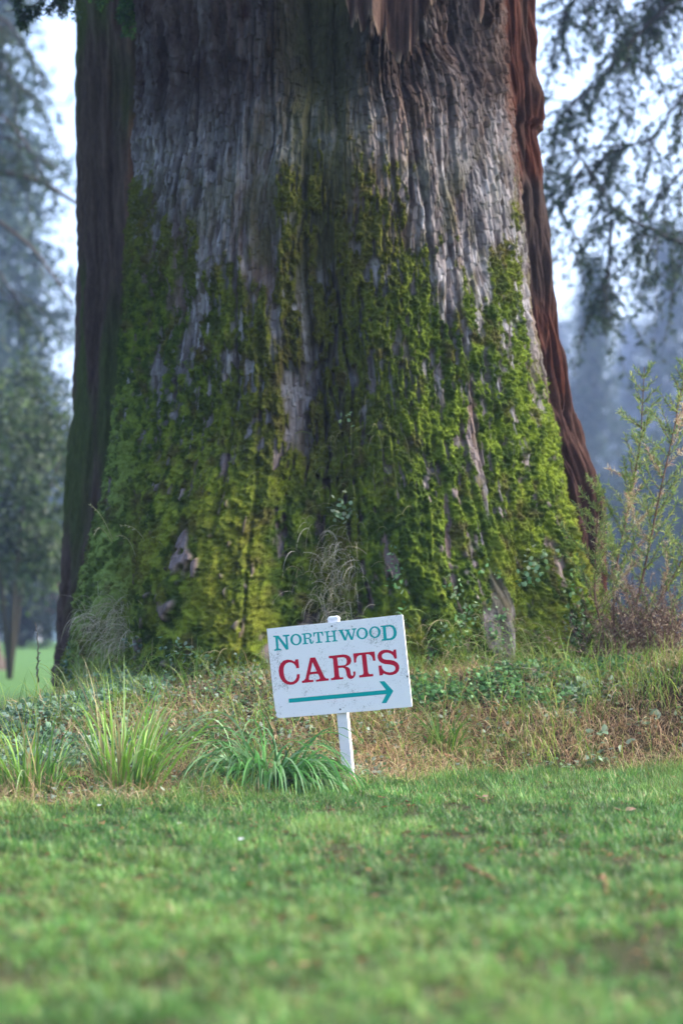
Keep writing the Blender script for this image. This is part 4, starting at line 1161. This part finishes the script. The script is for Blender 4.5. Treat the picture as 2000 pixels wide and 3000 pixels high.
protos = [conifer_proto('conifer_tree', 17, 120, 3.2, .30, 1), conifer_proto('conifer_tree', 21, 130, 3.6, .33, 2, .35), conifer_proto('conifer_tree', 14, 100, 3.4, .30, 3, .12)]
used = [False] * 3
far = [  # px, Y, proto, scale, label
    (-60, 109.2, 0, 2.09, 'misty conifer cut by the left edge of the picture'),
    (-330, 126, 1, 2.21, 'foggy conifer beyond the left edge, behind the nearer misty one'),
    (90, 232.16, 2, 2.10, 'faint blue conifer in the fog left of the dark trunk'),
    (270, 426.2, 1, 1.75, 'very faint far conifer right beside the dark trunk in the fog'),
    (-150, 382.1, 1, 2.21, 'tall faint conifer deep in the fog at the left'),
    (1640, 320.36, 2, 2.65, 'faint blue conifer in the fog just right of the giant tree'),
    (1740, 163.8, 1, 1.23, 'foggy conifer with a pale bare lower trunk right of the giant tree'),
    (1850, 373.28, 0, 2.37, 'faint conifer in the fog behind the top of the sapling'),
    (1960, 214.52, 2, 2.65, 'foggy conifer behind the right part of the sapling'),
    (2090, 147, 0, 1.58, 'foggy conifer cut by the right edge of the picture'),
    (1560, 496.76, 1, 2.10, 'very faint far conifer half hidden by the right side of the giant tree'),
    (2240, 293.9, 1, 2.24, 'faint conifer beyond the right edge of the picture'),
    (1700, 558.5, 2, 2.65, 'most distant faint conifer right of the giant tree'),
    (1900, 584.96, 1, 2.01, 'most distant faint conifer behind the sapling'),
    (2050, 532.04, 2, 2.52, 'most distant faint conifer at the right edge of the fog'),
    (0, 584.96, 2, 2.33, 'most distant faint conifer at the left edge of the fog'),
    (180, 646.7, 0, 1.87, 'most distant faint conifer beside the dark trunk at the left'),
]
for px, Y, k_, s_, lb in far:
    o = protos[k_] if not used[k_] else copy_tree(protos[k_]); used[k_] = True
    p = P(px, 1860, Y); o.location = (float(p[0]), float(Y), float(G(p[0], Y)) - .05); o.scale = (s_, s_, s_); o.rotation_euler = (0, 0, rng.random() * 6.28)
    tag(o, lb, 'tree', 'conifers fading into the fog')

for i_, (px, Y, k_, s_) in enumerate([(380, 180, 0, 2.0), (560, 210, 2, 2.4), (760, 190, 1, 1.9), (900, 230, 0, 2.3), (1080, 200, 2, 2.3), (1260, 215, 1, 2.1), (1420, 190, 0, 2.0),
                                       (-500, 190, 2, 2.4), (-800, 210, 0, 2.3), (-1150, 190, 1, 2.1), (2450, 190, 1, 2.0), (2750, 210, 2, 2.4), (3100, 190, 0, 2.2), (-1500, 220, 2, 2.6), (3500, 220, 1, 2.2)]):
    o = copy_tree(protos[k_]); p = P(px, 1860, Y); o.location = (float(p[0]), float(Y), float(G(p[0], Y)) - .05); o.scale = (s_,) * 3; o.rotation_euler = (0, 0, i_)
    tag(o, 'foggy conifer wholly hidden behind the giant trunk or outside the picture', 'tree', 'conifers out of sight')
for i_, (x_, y_, k_, s_) in enumerate([(-16, -22, 0, 1.2), (-6, -28, 1, 1.15), (4, -24, 2, 1.4), (13, -27, 0, 1.2), (-26, -12, 1, 1.1), (-24, 6, 2, 1.3)]):  # unseen conifers added to block low sky and darken the trunk front
    o = copy_tree(protos[k_]); o.location = (x_, y_, -.05); o.scale = (s_,) * 3; o.rotation_euler = (0, 0, i_)
    tag(o, 'unseen conifer added behind the camera to shade the giant trunk', 'tree', 'unseen conifers added for shade')

# broadleaf shrub-tree at the left, dark undergrowth
def bush(px, Y, w_, z0, z1, n, cols, leafL, label, cat, name, d=1.2, trunkr=.12, grp=None, dens_shape=1):
    p = P(px, 1860, Y); p[2] = float(G(p[0], Y))
    root = empty(name, p, label, cat, grp)
    t = MB()
    for k_ in range(5):
        a = k_ * 1.3; t.tube([p, p + np.array([.15 * math.cos(a), .15 * math.sin(a), z1 * .3]), p + np.array([w_ * .6 * math.cos(a), d * .5 * math.sin(a), z1 * .75])], [trunkr * .6, trunkr * .45, trunkr * .15], 7, (.07, .06, .05))
    t.build('trunk', M_twig, root)
    nc_ = 60; cc = rng.normal(size=(nc_, 3)); cc = nrm(cc) * rng.random((nc_, 1)) ** .4
    cen = p + np.array([0, 0, (z0 + z1) / 2]) + cc * np.array([w_, d, (z1 - z0) / 2])
    i0 = rng.integers(0, nc_, n); bb = cen[i0] + rng.normal(size=(n, 3)) * np.array([w_, d, (z1 - z0) / 2]) * .14
    V, q, c = leaves(bb, rdir(n), rdir(n), leafL * (.6 + .8 * rng.random(n)), leafL * .5, mixcol(n, cols, None, .25))
    mesh_np('crown', V, [q], M_farleaf, root, c)
    return root


bush(30, 34, 1.2, 1.15, 4.3, 11000, [(.05, .085, .035), (.075, .12, .04), (.03, .05, .03), (.12, .15, .10)], .10, 'leafy green broadleaf tree low at the left edge behind the dark trunk', 'tree', 'broadleaf_tree', trunkr=.07)
G_sh = 'dark shrubs behind the far lawn'
bush(60, 62, 1.9, -.3, 3.0, 8000, [(.025, .038, .025), (.03, .045, .03)], .14, 'near dark shrub between the broadleaf tree and the dark redwood trunk', 'shrub', 'evergreen_shrub', grp=G_sh, d=1.2)
dk = [(.03, .045, .03), (.04, .06, .035)]
bush(-30, 92, 3.2, -.5, 4.2, 9000, dk, .22, 'dark rounded shrub under the broadleaf tree at the left edge', 'shrub', 'evergreen_shrub', grp=G_sh, d=2.5)
bush(150, 98, 3.2, -.5, 4.6, 9000, dk, .22, 'wide dark shrub at the far end of the lawn beside the dark trunk', 'shrub', 'evergreen_shrub', grp=G_sh, d=2.5)
bush(-220, 105, 5, -.5, 6, 8000, dk, .3, 'dark shrub mass far left across the lawn', 'shrub', 'evergreen_shrub', grp=G_sh, d=3)
bush(1700, 120, 5.0, -.5, 7.0, 9000, dk, .32, 'dark shrub in the fog low between the giant tree and the sapling', 'shrub', 'evergreen_shrub', grp=G_sh, d=3)
bush(1960, 112, 5.0, -.5, 9, 9000, dk, .32, 'dark shrub in the fog behind the sapling at the right edge', 'shrub', 'evergreen_shrub', grp=G_sh, d=3)
bush(178, 82, .75, .9, 2.1, 1400, [(.42, .08, .09), (.5, .12, .16), (.10, .07, .04)], .14, 'red and pink flowering shrub across the lawn at the far left', 'shrub', 'flowering_shrub', d=.5, trunkr=.06)
# pale posts and marker stones across the lawn
M_pale = plain_mat('pale_paint', (.62, .64, .70), .6, nscale=8, namt=.3)
M_bluep = plain_mat('pale_blue_paint', (.38, .60, .70), .5, nscale=8, namt=.2)


def far_post(px, Y, pyb, pyt_, wpx, mat, name, label, cat):
    p = P(px, 1860, Y); p[2] = float(G(p[0], Y)); top = float(P(px, pyt_, Y)[2]); r = wpx / F * Y / 2
    mb = MB(); zs = np.array([p[2] - .05, p[2] + .02, top - r * 1.2, top - r * .4, top]); rr = np.array([r, r * .95, r, r * .8, r * .3])
    mb.tube([(p[0], p[1], z) for z in zs], rr, 12)
    tag(mb.build(name, mat, None, loc=p), label, cat, 'pale posts across the lawn')


far_post(68, 80, 1885, 1845, 22, M_bluep, 'tee_marker', 'short rounded pale blue marker post across the lawn at the left', 'marker')
far_post(10, 82, 1885, 1838, 20, M_pale, 'tee_marker', 'short pale grey marker post at the very left edge across the lawn', 'marker')
far_post(108, 88, 1880, 1700, 26, M_pale, 'post', 'tall pale post behind the lawn beside the pink flowering shrub', 'post')
far_post(172, 86, 1880, 1790, 34, M_pale, 'post', 'stout grey post under the pink flowering shrub', 'post')
# trunk cut by the left edge
t5 = empty('conifer_tree', (-6.27, 40, 0), 'dark flared tree foot cut off by the left edge, with one long bare limb', 'tree')
mb = MB(); zs = np.linspace(-.1, 14, 60); mb.tube([(-6.27, 40, z) for z in zs], .60 - .02 * zs + .40 * np.exp(-(zs + .1) / .25), 20, (.07, .055, .045)); mb.build('trunk', M_bark, t5)
for pts_, r0_ in (([(-110, 520, 0), (0, 503, 0), (90, 520, 0), (150, 548, 0), (215, 590, 0), (300, 640, .2)], .075), ([(-110, 600, 0), (0, 650, 0), (90, 720, 0), (160, 810, 0), (220, 900, 0)], .05), ([(-110, 300, 0), (0, 330, 0), (80, 420, 0), (120, 520, 0)], .04)):
    ctrl = np.array([P(x, y, 40 + dy) for x, y, dy in pts_]); tt = np.linspace(0, len(ctrl) - 1, 24)
    pp = np.stack([np.interp(tt, np.arange(len(ctrl)), ctrl[:, k_]) for k_ in range(3)], -1)
    for _ in range(2): pp[1:-1] = (pp[:-2] + pp[1:-1] * 2 + pp[2:]) / 4
    mb = MB(); mb.tube(pp, np.linspace(r0_, r0_ * .3, 24), 8, (.07, .055, .045)); mb.build('limb', M_twig, t5)
w = MB(); l = MB()
for pts, ns in [([(-110, 200, 0), (0, 180, 0), (60, 260, 0)], 9), ([(-110, 420, 0), (20, 400, 0), (110, 470, 0)], 9), ([(-110, 0, 0), (20, 60, 0), (70, 130, 0)], 8), ([(-110, 700, 0), (0, 800, 0), (60, 900, 0)], 7)]:
    guided(w, l, pts, 40, .04, 1.3, .6, .085, dcols, ns, hang=.5, lw=.38)
w.build('limbs', M_twig, t5); l.build('boughs', M_farleaf, t5)
# slender dead stems left of the bank
curve_twig('dead_weed', [P(113, 2000, 12.9), P(112, 1900, 12.9), P(104, 1825, 12.9)], .006, (.14, .12, .09), 'thin upright dead weed stem against the far lawn at the left', 'stem', 26, [(.3, .32, .33), (.2, .16, .12)])

# ------------------------------------------------------------------ haze
mh, nt, out = newmat('haze_air')
pv = nt.nodes.new('ShaderNodeVolumePrincipled'); pv.inputs['Color'].default_value = (.44, .58, .98, 1); pv.inputs['Density'].default_value = .00095
pv.inputs['Anisotropy'].default_value = .15
nt.links.new(pv.outputs[0], out.inputs['Volume'])
hb = MB(); hb.box((-620, -70, -1.2), (620, 1050, 68)); hz = hb.build('haze', mh, None, smooth=False); tag(hz, kind='stuff')
hz.visible_shadow = True

# ------------------------------------------------------------------ light
SUN_AZ = math.radians(9); SUN_EL = math.radians(36)   # azimuth measured from +X towards +Y
sd = Vector((math.cos(SUN_EL) * math.cos(SUN_AZ), math.cos(SUN_EL) * math.sin(SUN_AZ), math.sin(SUN_EL)))
su = bpy.data.lights.new('sun', 'SUN'); su.energy = 1.0; su.angle = math.radians(24); su.color = (1, .97, .92)
so = bpy.data.objects.new('sun', su); C.objects.link(so); so.rotation_euler = sd.to_track_quat('Z', 'Y').to_euler(); so.location = (8, -2, 12)
W = bpy.data.worlds.new('World'); sc.world = W; W.use_nodes = True; nt = W.node_tree; nt.nodes.clear()
sk = nt.nodes.new('ShaderNodeTexSky'); sk.sky_type = 'NISHITA'; sk.sun_disc = False; sk.sun_elevation = SUN_EL
sk.sun_rotation = math.atan2(sd.x, sd.y); sk.air_density = .8; sk.dust_density = 4.0; sk.ozone_density = 1.5
bg = nt.nodes.new('ShaderNodeBackground'); bg.inputs['Strength'].default_value = .15
ow = nt.nodes.new('ShaderNodeOutputWorld'); nt.links.new(sk.outputs[0], bg.inputs[0]); nt.links.new(bg.outputs[0], ow.inputs[0])

# ------------------------------------------------------------------ camera
cd = bpy.data.cameras.new('camera'); co = bpy.data.objects.new('camera', cd); C.objects.link(co); sc.camera = co
co.location = CAM.tolist(); co.rotation_euler = (PI / 2 + TH, 0, 0)
cd.sensor_fit = 'VERTICAL'; cd.sensor_height = 36; cd.lens = 85; cd.clip_end = 2000; cd.clip_start = .05
cd.dof.use_dof = True; cd.dof.focus_distance = 10.6; cd.dof.aperture_fstop = 2.3
sc.view_settings.view_transform = 'Standard'; sc.view_settings.look = 'None'; sc.view_settings.gamma = 1; sc.view_settings.exposure = 2.15
sc.view_settings.use_curve_mapping = False
cy = sc.cycles; cy.use_denoising = True; cy.max_bounces = 6; cy.diffuse_bounces = 3; cy.glossy_bounces = 2; cy.transmission_bounces = 3; cy.volume_bounces = 1; cy.transparent_max_bounces = 8
